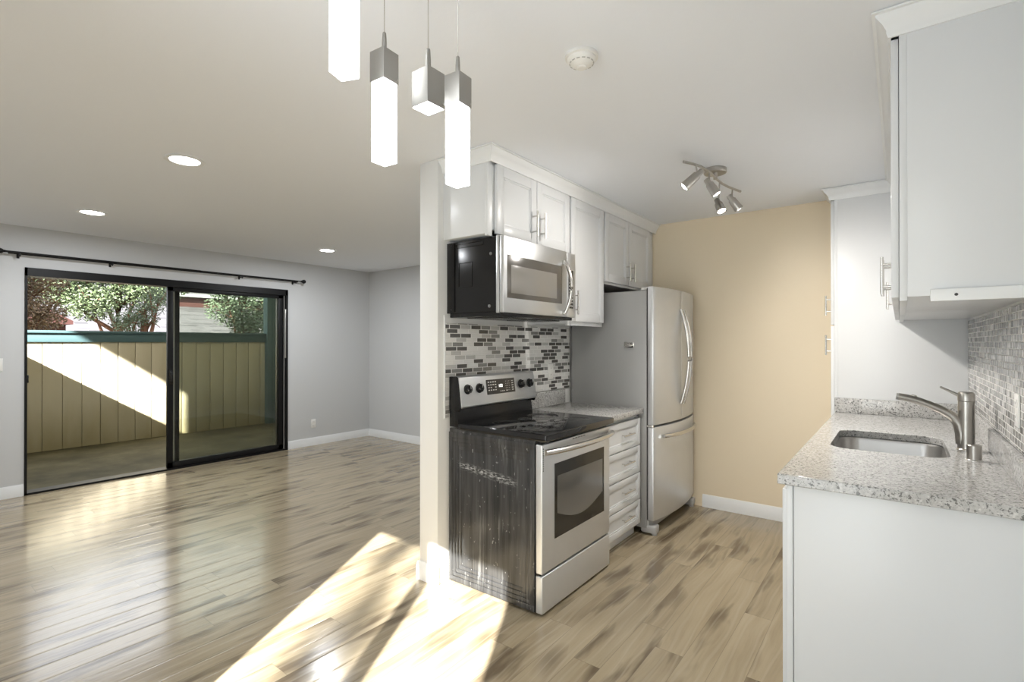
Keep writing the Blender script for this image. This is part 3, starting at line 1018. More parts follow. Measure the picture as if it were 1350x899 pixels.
# raised shapes pressed into the black side
b = B()
def rim(b, xa, xb, za, zb, y, w=0.004, d=0.003):
    b.box(xa, xb, y - d, y, zb - w, zb, 0.0008)
    b.box(xa, xb, y - d, y, za, za + w, 0.0008)
    b.box(xa, xa + w, y - d, y, za, zb, 0.0008)
    b.box(xb - w, xb, y - d, y, za, zb, 0.0008)
rim(b, -2.005, -1.900, 1.700, 1.840, my0 + 0.004)
rim(b, -2.03, -1.82, 1.925, 1.95, my0 + 0.004)
b.box(-2.088, -2.035, my0 - 0.001, my0 + 0.004, 1.56, 1.955, 0.002)
obj('side_pressing', b, 'black_plastic', body)
for xx, zz in ((-1.765, 1.87), (-1.775, 1.585), (-2.06, 1.945), (-2.06, 1.575)):
    obj('screw', B().lathe([(0.009, 0), (0.009, 0.003), (0.005, 0.005), (0, 0.005)], (xx, my0 + 0.004, zz), (0, -1, 0), 14), 'plastic_dark', body)
b = B()
b.box(PX1 + 0.02, -1.70, my0 + 0.01, my1 - 0.01, mz0 - 0.012, mz0 + 0.014, 0.003)
for k in range(2):
    b.box(-1.99, -1.78, my0 + 0.06 + k * 0.37, my0 + 0.36 + k * 0.37, mz0 - 0.017, mz0 - 0.010, 0.002)
obj('bottom_vent', b, 'black_plastic', mw)
# steel front: side cheek, fascia, door
obj('front_frame', B().box(-1.727, -1.706, my0, my1, mz0 + 0.004, mz1, 0.003), 'steel_h', mw)
dr = obj('door', B().box(-1.704, -1.676, my0 + 0.002, 2.770, mz0 + 0.006, mz1 - 0.002, 0.005), 'steel_h', mw)
obj('window_mask', B().box(-1.678, -1.674, 2.152, 2.705, 1.628, 1.862, 0.001), 'mw_mask', dr)
obj('window', B().box(-1.6745, -1.6725, 2.184, 2.645, 1.655, 1.808, 0.0008), 'mw_glass', dr)
hp = arc_pts(15, lambda t: (-1.676 + 0.062 * math.sin(PI * (0.06 + 0.88 * t)) ** 0.8, 2.722, 1.572 + 0.318 * t))
hb = B().tube(hp, 0.011, 12, flat=1.0)
for z in (1.574, 1.888):
    hb.box(-1.680, -1.660, 2.712, 2.732, z - 0.012, z + 0.012, 0.003)
obj('handle', hb, 'steel_bar', dr)['label'] = 'bowed steel door handle'
cp = obj('control_fascia', B().box(-1.704, -1.680, 2.773, my1, mz0 + 0.006, mz1 - 0.002, 0.005), 'steel_h', mw)
kp = obj('keypad', B().box(-1.682, -1.678, 2.795, 2.850, 1.605, 1.850, 0.001), 'panel_glass', cp)
b = B()
for r_ in range(9):
    for c_ in range(3):
        b.box(-1.679, -1.6775, 2.801 + c_ * 0.0165, 2.811 + c_ * 0.0165, 1.618 + r_ * 0.021, 1.625 + r_ * 0.021)
obj('key_print', b, 'print', kp)

# ------------------------------------------------------------------ stove
st = thing('electric_stove', 'black and stainless electric stove with glass cooktop at the end of the wall', 'stove', (-1.75, 2.495, 0))
sy0, sy1 = 2.119, 2.873
obj('body', B().box(PX1 + 0.022, -1.475, sy0 + 0.004, sy1 - 0.004, 0.015, 0.892, 0.003), 'enamel', st)
# side skin with stepped pressing
b = B()
xA, xB = PX1 + 0.024, -1.474
def frame_y(b, xa, xb, za, zb, w, y0, d):
    b.box(xa, xb, y0 - d, y0, zb - w, zb, 0.0012)
    b.box(xa, xb, y0 - d, y0, za, za + w, 0.0012)
    b.box(xa, xa + w, y0 - d, y0, za + w, zb - w, 0.0012)
    b.box(xb - w, xb, y0 - d, y0, za + w, zb - w, 0.0012)
frame_y(b, xA, xB, 0.018, 0.872, 0.030, sy0 + 0.004, 0.0070)
frame_y(b, xA + 0.030, xB - 0.030, 0.050, 0.842, 0.022, sy0 + 0.004, 0.0052)
frame_y(b, xA + 0.052, xB - 0.052, 0.074, 0.820, 0.022, sy0 + 0.004, 0.0036)
frame_y(b, xA + 0.074, xB - 0.074, 0.098, 0.798, 0.022, sy0 + 0.004, 0.0018)
obj('side_panel', b, 'enamel', st)
for xx in (-2.03, -1.49):
    for yy in (sy0 + 0.05, sy1 - 0.05):
        obj('levelling_foot', B().lathe([(0, 0), (0.017, 0), (0.02, 0.004), (0.012, 0.010), (0.01, 0.02)], (xx, yy, 0.0), n=16), 'black_plastic', st)
# cooktop: black rim + glass
b = B().box(-2.008, -1.402, sy0 - 0.002, sy1 + 0.002, 0.885, 0.924, 0.008, 3)
ct = obj('cooktop', b, 'black_gloss', st)
b = B()
for cx_, cy_, rr in ((-1.80, 2.31, 0.085), (-1.80, 2.68, 0.10), (-1.56, 2.31, 0.115), (-1.56, 2.69, 0.08), (-1.80, 2.495, 0.05)):
    for r0, r1 in ((rr, rr - 0.004), (rr * 0.66, rr * 0.66 - 0.003)):
        b.lathe([(r0, 0.0), (r0, 0.0006), (r1, 0.0006), (r1, 0.0)], (cx_, cy_, 0.9240), n=48)
obj('burner_ring', b, 'burner', ct)
# backguard: sloped steel fascia on a black riser
obj('riser', B().prism([(PX1 + 0.022, 0.90), (-2.006, 0.90), (-2.022, 1.016), (PX1 + 0.022, 1.016)], 'y', sy0 + 0.004, sy1 - 0.010, 0.003), 'black_plastic', st)
bg = obj('backguard', B().prism([(PX1 + 0.022, 0.990), (-2.000, 0.990), (-1.990, 1.010), (-2.014, 1.184), (-2.03, 1.191), (PX1 + 0.022, 1.188)], 'y', sy0 + 0.001, sy0 + 0.012, 0.002), 'black_plastic', st)
fas = obj('fascia', B().prism([(-2.070, 1.008), (-1.988, 1.008), (-1.983, 1.016), (-2.007, 1.183), (-2.018, 1.190), (-2.075, 1.190)], 'y', sy0 + 0.010, sy1, 0.003), 'steel_h', st)
obj('end_cap', B().prism([(PX1 + 0.022, 0.990), (-2.000, 0.990), (-1.990, 1.010), (-2.014, 1.184), (-2.03, 1.191), (PX1 + 0.022, 1.188)], 'y', sy1 - 0.001, sy1 + 0.001), 'black_plastic', st)
# plane of the fascia: from (-1.983,1.016) to (-2.007,1.183)
fd = Vector((-2.007 + 1.983, 0, 1.183 - 1.016)).normalized()
fn = Vector((fd.z, 0, -fd.x)).normalized()
def on_fascia(y, z, off=0.0):
    t = (z - 1.016) / fd.z
    return Vector((-1.983, y, 1.016)) + fd * t + fn * off
def fascia_plate(b, y0, y1, z0, z1, off0, off1):
    ps = []
    for off in (off0, off1):
        ps.append([tuple(on_fascia(y, z, off)) for y, z in ((y0, z0), (y1, z0), (y1, z1), (y0, z1))])
    return b.loft(ps, True, True)
dp = obj('control_display', fascia_plate(B(), 2.360, 2.640, 1.068, 1.158, 0.0, 0.003), 'panel_glass', fas)
b = B()
rp = random.Random(3)
for z in (1.143, 1.126, 1.110, 1.094):
    for y in (2.372, 2.394, 2.416, 2.438):
        if rp.random() < 0.85:
            fascia_plate(b, y, y + 0.013, z - 0.003, z + 0.003, 0.003, 0.0036)
obj('function_keys', b, 'print', dp)
b = B()
for z in (1.140, 1.126, 1.112, 1.098, 1.084):
    for y in (2.545, 2.562, 2.579):
        fascia_plate(b, y, y + 0.005, z - 0.002, z + 0.002, 0.003, 0.0036)
    fascia_plate(b, 2.606, 2.624, z - 0.002, z + 0.003, 0.003, 0.0036)
obj('number_keys', b, 'print', dp)
b = B()
for y in (2.486, 2.503, 2.520, 2.548):
    fascia_plate(b, y, y + 0.011, 1.080, 1.085, 0.003, 0.0036)
obj('clock_keys', b, 'print', dp)
b = B()
for k, y in enumerate((2.478, 2.487, 2.500, 2.509)):
    # seven-segment style strokes reading 1:00-like clock digits
    fascia_plate(b, y, y + 0.0018, 1.108, 1.124, 0.003, 0.0038)
for y in (2.487, 2.500):
    fascia_plate(b, y, y + 0.0108, 1.1225, 1.1245, 0.003, 0.0038)
    fascia_plate(b, y, y + 0.0108, 1.1075, 1.1095, 0.003, 0.0038)
obj('clock_digits', b, 'digit', dp)
for y in (2.187, 2.291, 2.708, 2.805):
    c = on_fascia(y, 1.114)
    kb = B().lathe([(0.029, 0), (0.029, 0.004), (0.024, 0.006), (0.021, 0.022), (0.019, 0.025), (0, 0.025)], c, fn, 24)
    # grip bar
    g0 = c + fn * 0.022
    g = bmesh.new()
    bmesh.ops.create_cube(g, size=1.0)
    bmesh.ops.scale(g, vec=(0.016, 0.012, 0.046), verts=g.verts)
    bmesh.ops.bevel(g, geom=g.edges[:], offset=0.003, segments=2, affect='EDGES')
    rot = Matrix((fn, Vector((0, 1, 0)), fd)).transposed().to_4x4()
    bmesh.ops.transform(g, matrix=Matrix.Translation(g0) @ rot, verts=g.verts)
    kb._merge(g)
    kn = obj('knob', kb, 'black_plastic', fas)
    i0 = c + fn * 0.0302
    ib = B()
    q = bmesh.new()
    bmesh.ops.create_cube(q, size=1.0)
    bmesh.ops.scale(q, vec=(0.0012, 0.0025, 0.020), verts=q.verts)
    bmesh.ops.transform(q, matrix=Matrix.Translation(i0 + fd * 0.010) @ rot, verts=q.verts)
    ib._merge(q)
    obj('pointer_mark', ib, 'print', kn)
# oven door
od = obj('oven_door', B().box(-1.472, -1.430, sy0 + 0.004, sy1 - 0.004, 0.214, 0.868, 0.006, 3), 'steel_v', st)
obj('door_top_gap', B().box(-1.474, -1.45, sy0 + 0.01, sy1 - 0.01, 0.866, 0.886), 'black_plastic', st)
# window: black border with a curved lower edge, grey pane inside
def curved(y0, y1, z0, z1, sag, n=14):
    return [(y0, z1), (y0, z0)] + [(y0 + (y1 - y0) * k / n, z0 - sag * math.sin(PI * k / n)) for k in range(1, n)] + [(y1, z0), (y1, z1)]
ow = obj('window_border', B().prism([(2.237, 0.755), (2.237, 0.365), (2.791, 0.365), (2.791, 0.755)], 'x', -1.4312, -1.4285), 'oven_border', od)
obj('window', B().prism(curved(2.262, 2.768, 0.492, 0.688, 0.062), 'x', -1.4290, -1.4270), 'door_glass_dark', ow)
hp = arc_pts(19, lambda t: (-1.432 + 0.074 * math.sin(PI * (0.03 + 0.94 * t)) ** 0.6, 2.126 + 0.742 * t, 0.832 + 0.004 * math.sin(PI * t)))
hb = B().tube(hp, 0.019, 14, flat=0.8)
obj('handle', hb, 'steel_bar', od)['label'] = 'bowed steel oven handle'
b = B()
for k in range(11):
    b.box(-1.4305, -1.4285, sy0 + 0.010, sy0 + 0.016, 0.735 + k * 0.011, 0.741 + k * 0.011)
obj('vent_slot', b, 'slot', od)
b = B()
for k in range(5):
    b.box(-1.4305, -1.4285, 2.42 + k * 0.03, 2.44 + k * 0.03, 0.856, 0.860)
obj('top_vent', b, 'slot', od)
obj('drawer', B().box(-1.472, -1.430, sy0 + 0.004, sy1 - 0.004, 0.014, 0.203, 0.006, 3), 'steel_v', st)
obj('drawer_gap', B().box(-1.474, -1.45, sy0 + 0.008, sy1 - 0.008, 0.200, 0.217), 'black_plastic', st)

# ------------------------------------------------------------------ drawer cabinet and its counter
dc = thing('drawer_cabinet', 'narrow white four-drawer base cabinet between stove and refrigerator', 'cabinet', (-1.8, 3.18, 0))
cy0, cy1 = 2.880, 3.488
CX = -1.510
obj('cabinet_box', B().box(PX1 + 0.001, CX - 0.02, cy0, cy1, 0.10, 0.876, 0.001), 'cabinet', dc)
f = B()
f.box(CX - 0.02, CX, cy0, cy0 + 0.03, 0.075, 0.876, 0.001)
f.box(CX - 0.02, CX, cy1 - 0.03, cy1, 0.075, 0.876, 0.001)
f.box(CX - 0.02, CX, cy0, cy1, 0.852, 0.876, 0.001)
f.box(CX - 0.02, CX, cy0, cy1, 0.072, 0.092, 0.001)
obj('face_frame', f, 'cabinet', dc)
obj('toe_kick', B().box(PX1 + 0.01, CX - 0.045, cy0 + 0.001, cy1 - 0.001, 0.0, 0.10), 'cabinet', dc)
obj('toe_moulding', B().box(CX - 0.047, CX - 0.033, cy0 + 0.001, cy1 - 0.001, 0.0, 0.045, 0.003), 'trim', dc)
zs = (0.088, 0.262, 0.458, 0.652, 0.848)
for za, zb in zip(zs, zs[1:]):
    d = obj('drawer', panel_door(cy0 + 0.014, cy1 - 0.014, za + 0.003, zb - 0.003, CX + 0.001, 1, rail=0.040), 'cabinet', dc)
    obj('handle', bar_handle_h(CX + 0.021 - 0.009, 1, 3.165, 3.335, (za + zb) / 2 + 0.005), 'steel_bar', d)['label'] = 'slim steel drawer handle'
cl = thing('countertop', 'short speckled granite countertop between stove and refrigerator', 'countertop', (-1.8, 3.18, 0.876))
obj('slab', B().box(PX1 + 0.001, CX + 0.040, 2.876, 3.492, 0.877, 0.914, 0.004), 'granite', cl)
obj('splash_lip', B().box(PX1 + 0.008, PX1 + 0.028, 2.876, 3.40, 0.9145, 1.026, 0.003), 'granite', cl)

# ------------------------------------------------------------------ refrigerator
fr = thing('refrigerator', 'stainless french-door refrigerator with bottom freezer against the beige wall', 'refrigerator', (-1.75, 3.945, 0))
fy0, fy1 = 3.500, 4.392
obj('body', B().box(PX1 + 0.02, -1.452, fy0, fy1, 0.045, 1.765, 0.006), 'steel_grey', fr)['label'] = 'matte grey side and back case'
ym = (fy0 + fy1) / 2
def front_x(y):
    u = (y - ym) / ((fy1 - fy0) / 2)
    return -1.402 + 0.050 * (1 - u * u)
def bowed(y0, y1, n=14, back=-1.443):
    pts = [(back, y0)] + [(front_x(y0 + (y1 - y0) * k / n), y0 + (y1 - y0) * k / n) for k in range(n + 1)] + [(back, y1)]
    return pts
seam = 0.003
for a, c, side in ((fy0 + 0.001, ym - seam, -1), (ym + seam, fy1 - 0.001, 1)):
    d = obj('door', B().prism(bowed(a, c), 'z', 0.792, 1.790, 0.004, 2), 'steel_v', fr)
    hy = ym + side * 0.030
    x0 = front_x(hy)
    hp = arc_pts(21, lambda t: (x0 - 0.004 + 0.072 * math.sin(PI * (0.03 + 0.94 * t)) ** 0.8, hy, 0.915 + 0.725 * t))
    obj('handle', B().tube(hp, 0.0125, 12), 'steel_bar', d)['label'] = 'long bowed steel handle'
fz = obj('freezer_drawer', B().prism(bowed(fy0 + 0.001, fy1 - 0.001, 26), 'z', 0.108, 0.776, 0.004, 2), 'steel_v', fr)
hp = arc_pts(21, lambda t: (front_x(fy0 + 0.10 + 0.70 * t) - 0.004 + 0.050 * math.sin(PI * (0.03 + 0.94 * t)) ** 0.35, fy0 + 0.10 + 0.70 * t, 0.706))
obj('handle', B().tube(hp, 0.0145, 12), 'steel_bar', fz)['label'] = 'horizontal bowed freezer handle'
obj('gasket', B().box(-1.4525, -1.442, fy0 + 0.006, fy1 - 0.006, 0.11, 1.780), 'slot', fr)
obj('hinge', B().box(-1.452, -1.405, fy0 + 0.001, fy0 + 0.03, 0.776, 0.792, 0.002), 'steel_bar', fr)
obj('hinge_cover', B().box(-1.50, -1.41, fy0 + 0.01, fy0 + 0.05, 1.766, 1.788, 0.004), 'steel_bar', fr)
for ya, yb in ((fy0 + 0.004, fy0 + 0.075), (fy1 - 0.075, fy1 - 0.004)):
    yc = (ya + yb) / 2
    obj('base_foot', B().box(-1.50, -1.385, ya, yb, 0.012, 0.072, 0.012, 3).cyl((-1.41, yc, 0), (-1.41, yc, 0.03), 0.02, n=14), 'plastic_grey', fr)
    obj('roller', B().cyl((-2.0, yc - 0.012, 0.023), (-2.0, yc + 0.012, 0.023), 0.023, n=18), 'black_plastic', fr)
obj('kick_grille', B().box(-1.50, -1.44, fy0 + 0.01, fy1 - 0.01, 0.03, 0.10, 0.006), 'plastic_grey', fr)
mg = thing('fridge_magnet', 'small silver clip magnet stuck on the grey refrigerator side', 'magnet', (-1.585, fy0, 1.37))
obj('plate', B().box(-1.622, -1.545, fy0 - 0.010, fy0 - 0.0005, 1.348, 1.392, 0.004), 'steel_bar', mg)
b = B()
b.box(-1.574, -1.552, fy0 - 0.012, fy0 - 0.009, 1.378, 1.382)
b.box(-1.574, -1.552, fy0 - 0.012, fy0 - 0.009, 1.370, 1.374)
b.prism([(-1.60, 1.350), (-1.548, 1.350), (-1.548, 1.366), (-1.562, 1.360)], 'y', fy0 - 0.012, fy0 - 0.009)
obj('clip', b, 'black_plastic', mg)

# ------------------------------------------------------------------ sink counter
bc = thing('base_cabinet', 'long white base cabinet with plain end panel under the sink', 'cabinet', (0, 3.0, 0))
BX = -0.325
obj('cabinet_box', B().box(BX + 0.02, XR - 0.001, 2.075, PNY - 0.002, 0.10, 0.70, 0.001), 'cabinet', bc)
obj('end_panel', B().box(BX + 0.022, XR - 0.001, 2.058, 2.075, 0.0, 0.875, 0.001), 'cabinet', bc)
f = B()
f.box(BX, BX + 0.02, 2.055, 2.095, 0.0, 0.875, 0.0015)
f.box(BX, BX + 0.02, 2.095, PNY - 0.002, 0.80, 0.875, 0.001)
f.box(BX, BX + 0.02, 2.095, PNY - 0.002, 0.10, 0.14, 0.001)
f.box(BX, BX + 0.02, 3.04, 3.10, 0.10, 0.875, 0.001)
obj('face_frame', f, 'cabinet', bc)
for a, c, hy in ((2.105, 2.565, 2.52), (2.571, 3.035, 2.61), (3.10, 3.585, 3.54), (3.591, 4.08, 3.64)):
    d = obj('door', panel_door(a, c, 0.115, 0.845, BX - 0.0015, -1), 'cabinet', bc)
obj('toe_kick', B().box(BX + 0.07, XR - 0.001, 2.08, PNY - 0.002, 0.0, 0.10), 'cabinet', bc)


def rrect(cx_, cy_, hx, hy, r, z, n=8):
    pts = []
    for (sx, sy, a0) in ((1, 1, 0), (-1, 1, 90), (-1, -1, 180), (1, -1, 270)):
        for k in range(n + 1):
            a = math.radians(a0 + 90 * k / n)
            pts.append((cx_ + sx * (hx - r) + r * math.cos(a), cy_ + sy * (hy - r) + r * math.sin(a), z))
    return pts


cr = thing('countertop', 'long speckled granite countertop around the sink', 'countertop', (0, 3.0, 0.876))
SCX, SCY, SHX, SHY, SR = -0.045, 3.005, 0.212, 0.300, 0.085
bm = bmesh.new()
ox0, ox1, oy0, oy1 = -0.352, XR - 0.001, 2.035, PNY - 0.001
outer = [bm.verts.new((x, y, 0.914)) for x, y in ((ox0, oy0), (ox1, oy0), (ox1, oy1), (ox0, oy1))]
inner = [bm.verts.new(p) for p in rrect(SCX, SCY, SHX, SHY, SR, 0.914)]
es = [bm.edges.new((l[i], l[(i + 1) % len(l)])) for l in (outer, inner) for i in range(len(l))]
bmesh.ops.triangle_fill(bm, use_beauty=True, use_dissolve=False, edges=es)
for fc in [fc for fc in bm.faces if (lambda c: abs(c.x - SCX) < SHX - 0.03 and abs(c.y - SCY) < SHY - 0.03)(fc.calc_center_median()) and all(v in inner for v in fc.verts)]:
    bm.faces.remove(fc)
r_ = bmesh.ops.extrude_face_region(bm, geom=bm.faces[:])
bmesh.ops.translate(bm, vec=(0, 0, -0.037), verts=[v for v in r_['geom'] if isinstance(v, bmesh.types.BMVert)])
bmesh.ops.recalc_face_normals(bm, faces=bm.faces[:])
b = B()
b.bm.free()
b.bm = bm
slab = obj('slab', b, 'granite', cr)
bv = slab.modifiers.new('edge', 'BEVEL')
bv.width = 0.004
bv.segments = 2
bv.limit_method = 'ANGLE'
bv.angle_limit = math.radians(50)
obj('splash_lip', B().box(XR - 0.030, XR - 0.008, 2.04, 3.03, 0.9145, 1.012, 0.003), 'granite', cr)
obj('splash_lip', B().box(XR - 0.024, XR - 0.008, 3.032, PNY - 0.024, 0.9145, 1.012, 0.003), 'granite', cr)
obj('splash_lip', B().box(PNX + 0.002, XR - 0.008, PNY - 0.022, PNY - 0.001, 0.9145, 1.012, 0.003), 'granite', cr)

sk = thing('sink', 'stainless undermount sink basin set in the granite counter', 'sink', (SCX, SCY, 0.70))
zt = 0.8755
loops = [rrect(SCX, SCY, SHX + 0.018, SHY + 0.018, SR + 0.018, zt), rrect(SCX, SCY, SHX + 0.002, SHY + 0.002, SR, zt),
         rrect(SCX, SCY, SHX - 0.003, SHY - 0.003, SR - 0.003, zt - 0.012), rrect(SCX, SCY, SHX - 0.010, SHY - 0.010, SR - 0.01, 0.745),
         rrect(SCX, SCY, SHX - 0.018, SHY - 0.018, SR - 0.015, 0.728), rrect(SCX, SCY, SHX - 0.045, SHY - 0.045, SR - 0.03, 0.718)]
obj('basin', B().loft(loops, False, True), 'sink_steel', sk)
b = B().lathe([(0.058, 0.719), (0.056, 0.723), (0.044, 0.723), (0.040, 0.7195), (0.0, 0.7195)], (SCX, SCY + 0.1, 0), n=28)
obj('drain', b, 'steel_bar', sk)

FXp, FYp = 0.232, 2.985
fc = thing('faucet', 'brushed nickel single-lever kitchen faucet with long spout at the sink', 'faucet', (FXp, FYp, 0.914))
obj('base_body', B().lathe([(0.0, 0.914), (0.034, 0.914), (0.034, 0.917), (0.0305, 0.921), (0.0295, 0.96), (0.0285, 1.10), (0.0285, 1.125), (0.0280, 1.128)], (FXp, FYp, 0), n=28), 'nickel', fc)
obj('valve_cap', B().lathe([(0.0270, 1.128), (0.0295, 1.130), (0.0295, 1.160), (0.026, 1.168), (0.0, 1.170)], (FXp, FYp, 0), n=28), 'nickel', fc)
sp = [(FXp - 0.012, FYp, 0.940), (FXp - 0.016, FYp, 0.990), (FXp - 0.026, FYp - 0.002, 1.030), (FXp - 0.050, FYp - 0.004, 1.062), (FXp - 0.085, FYp - 0.008, 1.084), (FXp - 0.130, FYp - 0.012, 1.106),
      (FXp - 0.170, FYp - 0.015, 1.122), (FXp - 0.205, FYp - 0.018, 1.131), (FXp - 0.238, FYp - 0.02, 1.136)]
spt = obj('spout', B().tube(sp, [0.024, 0.024, 0.0225, 0.0195, 0.018, 0.017, 0.0165, 0.0165, 0.0165], 18), 'nickel', fc)
obj('spray_button', B().lathe([(0.011, 0), (0.011, 0.004), (0.008, 0.006), (0, 0.006)], (FXp - 0.180, FYp - 0.016, 1.140), (0.3, 0, 1), 16), 'nickel', spt)
obj('spray_tip', B().cyl((FXp - 0.237, FYp - 0.02, 1.136), (FXp - 0.246, FYp - 0.0205, 1.137), 0.0150, n=18), 'plastic_grey', spt)
obj('lever', B().tube([(FXp - 0.018, FYp, 1.150), (FXp - 0.030, FYp, 1.155), (FXp - 0.075, FYp - 0.004, 1.180), (FXp - 0.088, FYp - 0.005, 1.187)], [0.0075, 0.0065, 0.0045, 0.0045], 12), 'nickel', fc)
ag = thing('air_gap_cap', 'short brushed nickel air-gap cap beside the faucet base', 'air gap', (0.236, 2.738, 0.914))
obj('cap', B().lathe([(0.0, 0.918), (0.0235, 0.918), (0.0235, 0.974), (0.0205, 0.977), (0, 0.977)], (0.236, 2.738, 0), n=28), 'nickel', ag)
obj('flange', B().lathe([(0.0, 0.914), (0.027, 0.914), (0.027, 0.916), (0.0235, 0.919), (0, 0.919)], (0.236, 2.738, 0), n=28), 'steel_bar', ag)


# ------------------------------------------------------------------ outlets and switch
def plate_x(name, label, cat, x, s, y, z, w=0.072, h=0.115, kind='outlet', group=None):
    t = thing(name, label, cat, (x, y, z), group)
    xa, xb = sorted((x + s * 0.0003, x + s * 0.006))
    obj('cover_plate', B().box(xa, xb, y - w / 2, y + w / 2, z - h / 2, z + h / 2, 0.002), 'plastic_white', t)
    xc, xd = sorted((x + s * 0.005, x + s * 0.0085))
    if kind == 'outlet':
        for dz in (-0.024, 0.024):
            r = obj('socket', B().box(xc, xd, y - 0.017, y + 0.017, z + dz - 0.014, z + dz + 0.014, 0.0015), 'plastic_white', t)
            q = B()
            xe, xf = sorted((x + s * 0.008, x + s * 0.0088))
            for dy in (-0.006, 0.006):
                q.box(xe, xf, y + dy - 0.001, y + dy + 0.001, z + dz - 0.003, z + dz + 0.006)
            obj('slot', q, 'slot', r)
    else:
        obj('rocker', B().box(xc, xd, y - 0.016, y + 0.016, z - 0.033, z + 0.033, 0.0015), 'plastic_white', t)
    return t


plate_x('wall_outlet', 'white outlet low on the grey wall right of the patio door', 'outlet', XL, 1, 3.83, 0.295)
plate_x('light_switch', 'white light switch at the left edge, beside the patio door', 'switch', XL, 1, 0.80, 1.19, kind='switch')
plate_x('wall_outlet', 'white outlet in the mosaic tile behind the stove', 'outlet', PX1 + 0.007, 1, 3.215, 1.168)
plate_x('wall_outlet', 'white outlet in the mosaic tile by the sink', 'outlet', XR - 0.007, -1, 2.47, 1.15)

# ------------------------------------------------------------------ curtain rod
cr_ = thing('curtain_rod', 'black double curtain rod above the patio door', 'curtain rod', (XL, 2.25, 2.17))
b = B().cyl((XL + 0.085, 0.84, 2.188), (XL + 0.085, 2.40, 2.188), 0.0095, n=14)
b.cyl((XL + 0.085, 2.36, 2.188), (XL + 0.085, 3.60, 2.188), 0.0075, n=14)
obj('front_pole', b, 'black_frame', cr_)
obj('rear_pole', B().cyl((XL + 0.045, 0.86, 2.180), (XL + 0.045, 3.58, 2.180), 0.006, n=12), 'black_frame', cr_)
for yy, ds in ((0.84, -1), (3.60, 1)):
    b = B().lathe([(0.010, 0), (0.013, 0.004), (0.010, 0.010), (0.021, 0.024), (0.026, 0.042), (0.020, 0.060), (0, 0.068)], (XL + 0.085, yy, 2.188), (0, ds, 0), 18)
    obj('finial', b, 'black_frame', cr_)
for yy in (0.93, 1.60, 2.855, 3.53):
    b = B()
    b.box(XL + 0.0005, XL + 0.006, yy - 0.010, yy + 0.010, 2.145, 2.205, 0.002)
    b.box(XL + 0.004, XL + 0.090, yy - 0.005, yy + 0.005, 2.164, 2.172, 0.001)
    b.box(XL + 0.078, XL + 0.096, yy - 0.007, yy + 0.007, 2.160, 2.182, 0.002)
    b.cyl((XL + 0.085, yy, 2.150), (XL + 0.085, yy, 2.162), 0.004, n=8)
    obj('bracket', b, 'black_frame', cr_)

# ------------------------------------------------------------------ ceiling: recessed lights, detector, track light, pendants
for k, (x, y, lab) in enumerate(((-3.28, 1.18, 'recessed ceiling light nearest the pendants, largest of the three'),
                                 (-5.19, 1.20, 'recessed ceiling light above the left half of the patio door'),
                                 (-5.19, 3.32, 'recessed ceiling light near the far grey corner'))):
    t = thing('recessed_light', lab, 'ceiling light', (x, y, ZC), 'recessed lights in the living room ceiling')
    obj('trim_ring', B().lathe([(0.100, -0.0003), (0.104, -0.004), (0.098, -0.008), (0.078, -0.006), (0.074, -0.001)], (x, y, ZC), n=40), 'trim', t)
    obj('lens', B().lathe([(0.0, -0.0035), (0.070, -0.0035), (0.075, -0.002), (0.075, -0.0005)], (x, y, ZC), n=40), 'glow_hot', t)
    area_light('recessed_lamp', (x, y, ZC - 0.02), (0, 0, -1), 0.14, 0.14, CAN_POWER, (0.94, 0.97, 1.0), 'DISK', t)

DX_, DY_ = -0.925, 1.632
sd = thing('smoke_detector', 'round white smoke detector on the kitchen ceiling', 'smoke detector', (DX_, DY_, ZC))
obj('base_plate', B().lathe([(0, 0), (0.058, 0), (0.060, -0.003), (0.060, -0.012), (0.056, -0.014), (0, -0.014)], (DX_, DY_, ZC), n=40), 'plastic_white', sd)
obj('housing', B().lathe([(0.052, -0.013), (0.052, -0.020), (0.044, -0.030), (0.030, -0.040), (0.022, -0.044), (0, -0.044)], (DX_, DY_, ZC), n=40), 'plastic_white', sd)
b = B()
for k in range(14):
    a = 2 * PI * k / 14
    c = Vector((DX_ + 0.043 * math.cos(a), DY_ + 0.043 * math.sin(a), ZC - 0.031))
    d = Vector((math.cos(a), math.sin(a), -1.2)).normalized()
    t_ = Vector((-math.sin(a), math.cos(a), 0))
    b.cyl(c - t_ * 0.006, c + t_ * 0.006, 0.0022, n=6)
obj('vent_slot', b, 'vent_grey', sd)
obj('test_button', B().lathe([(0.019, -0.043), (0.019, -0.047), (0.015, -0.050), (0, -0.050)], (DX_, DY_, ZC), n=28), 'plastic_white', sd)

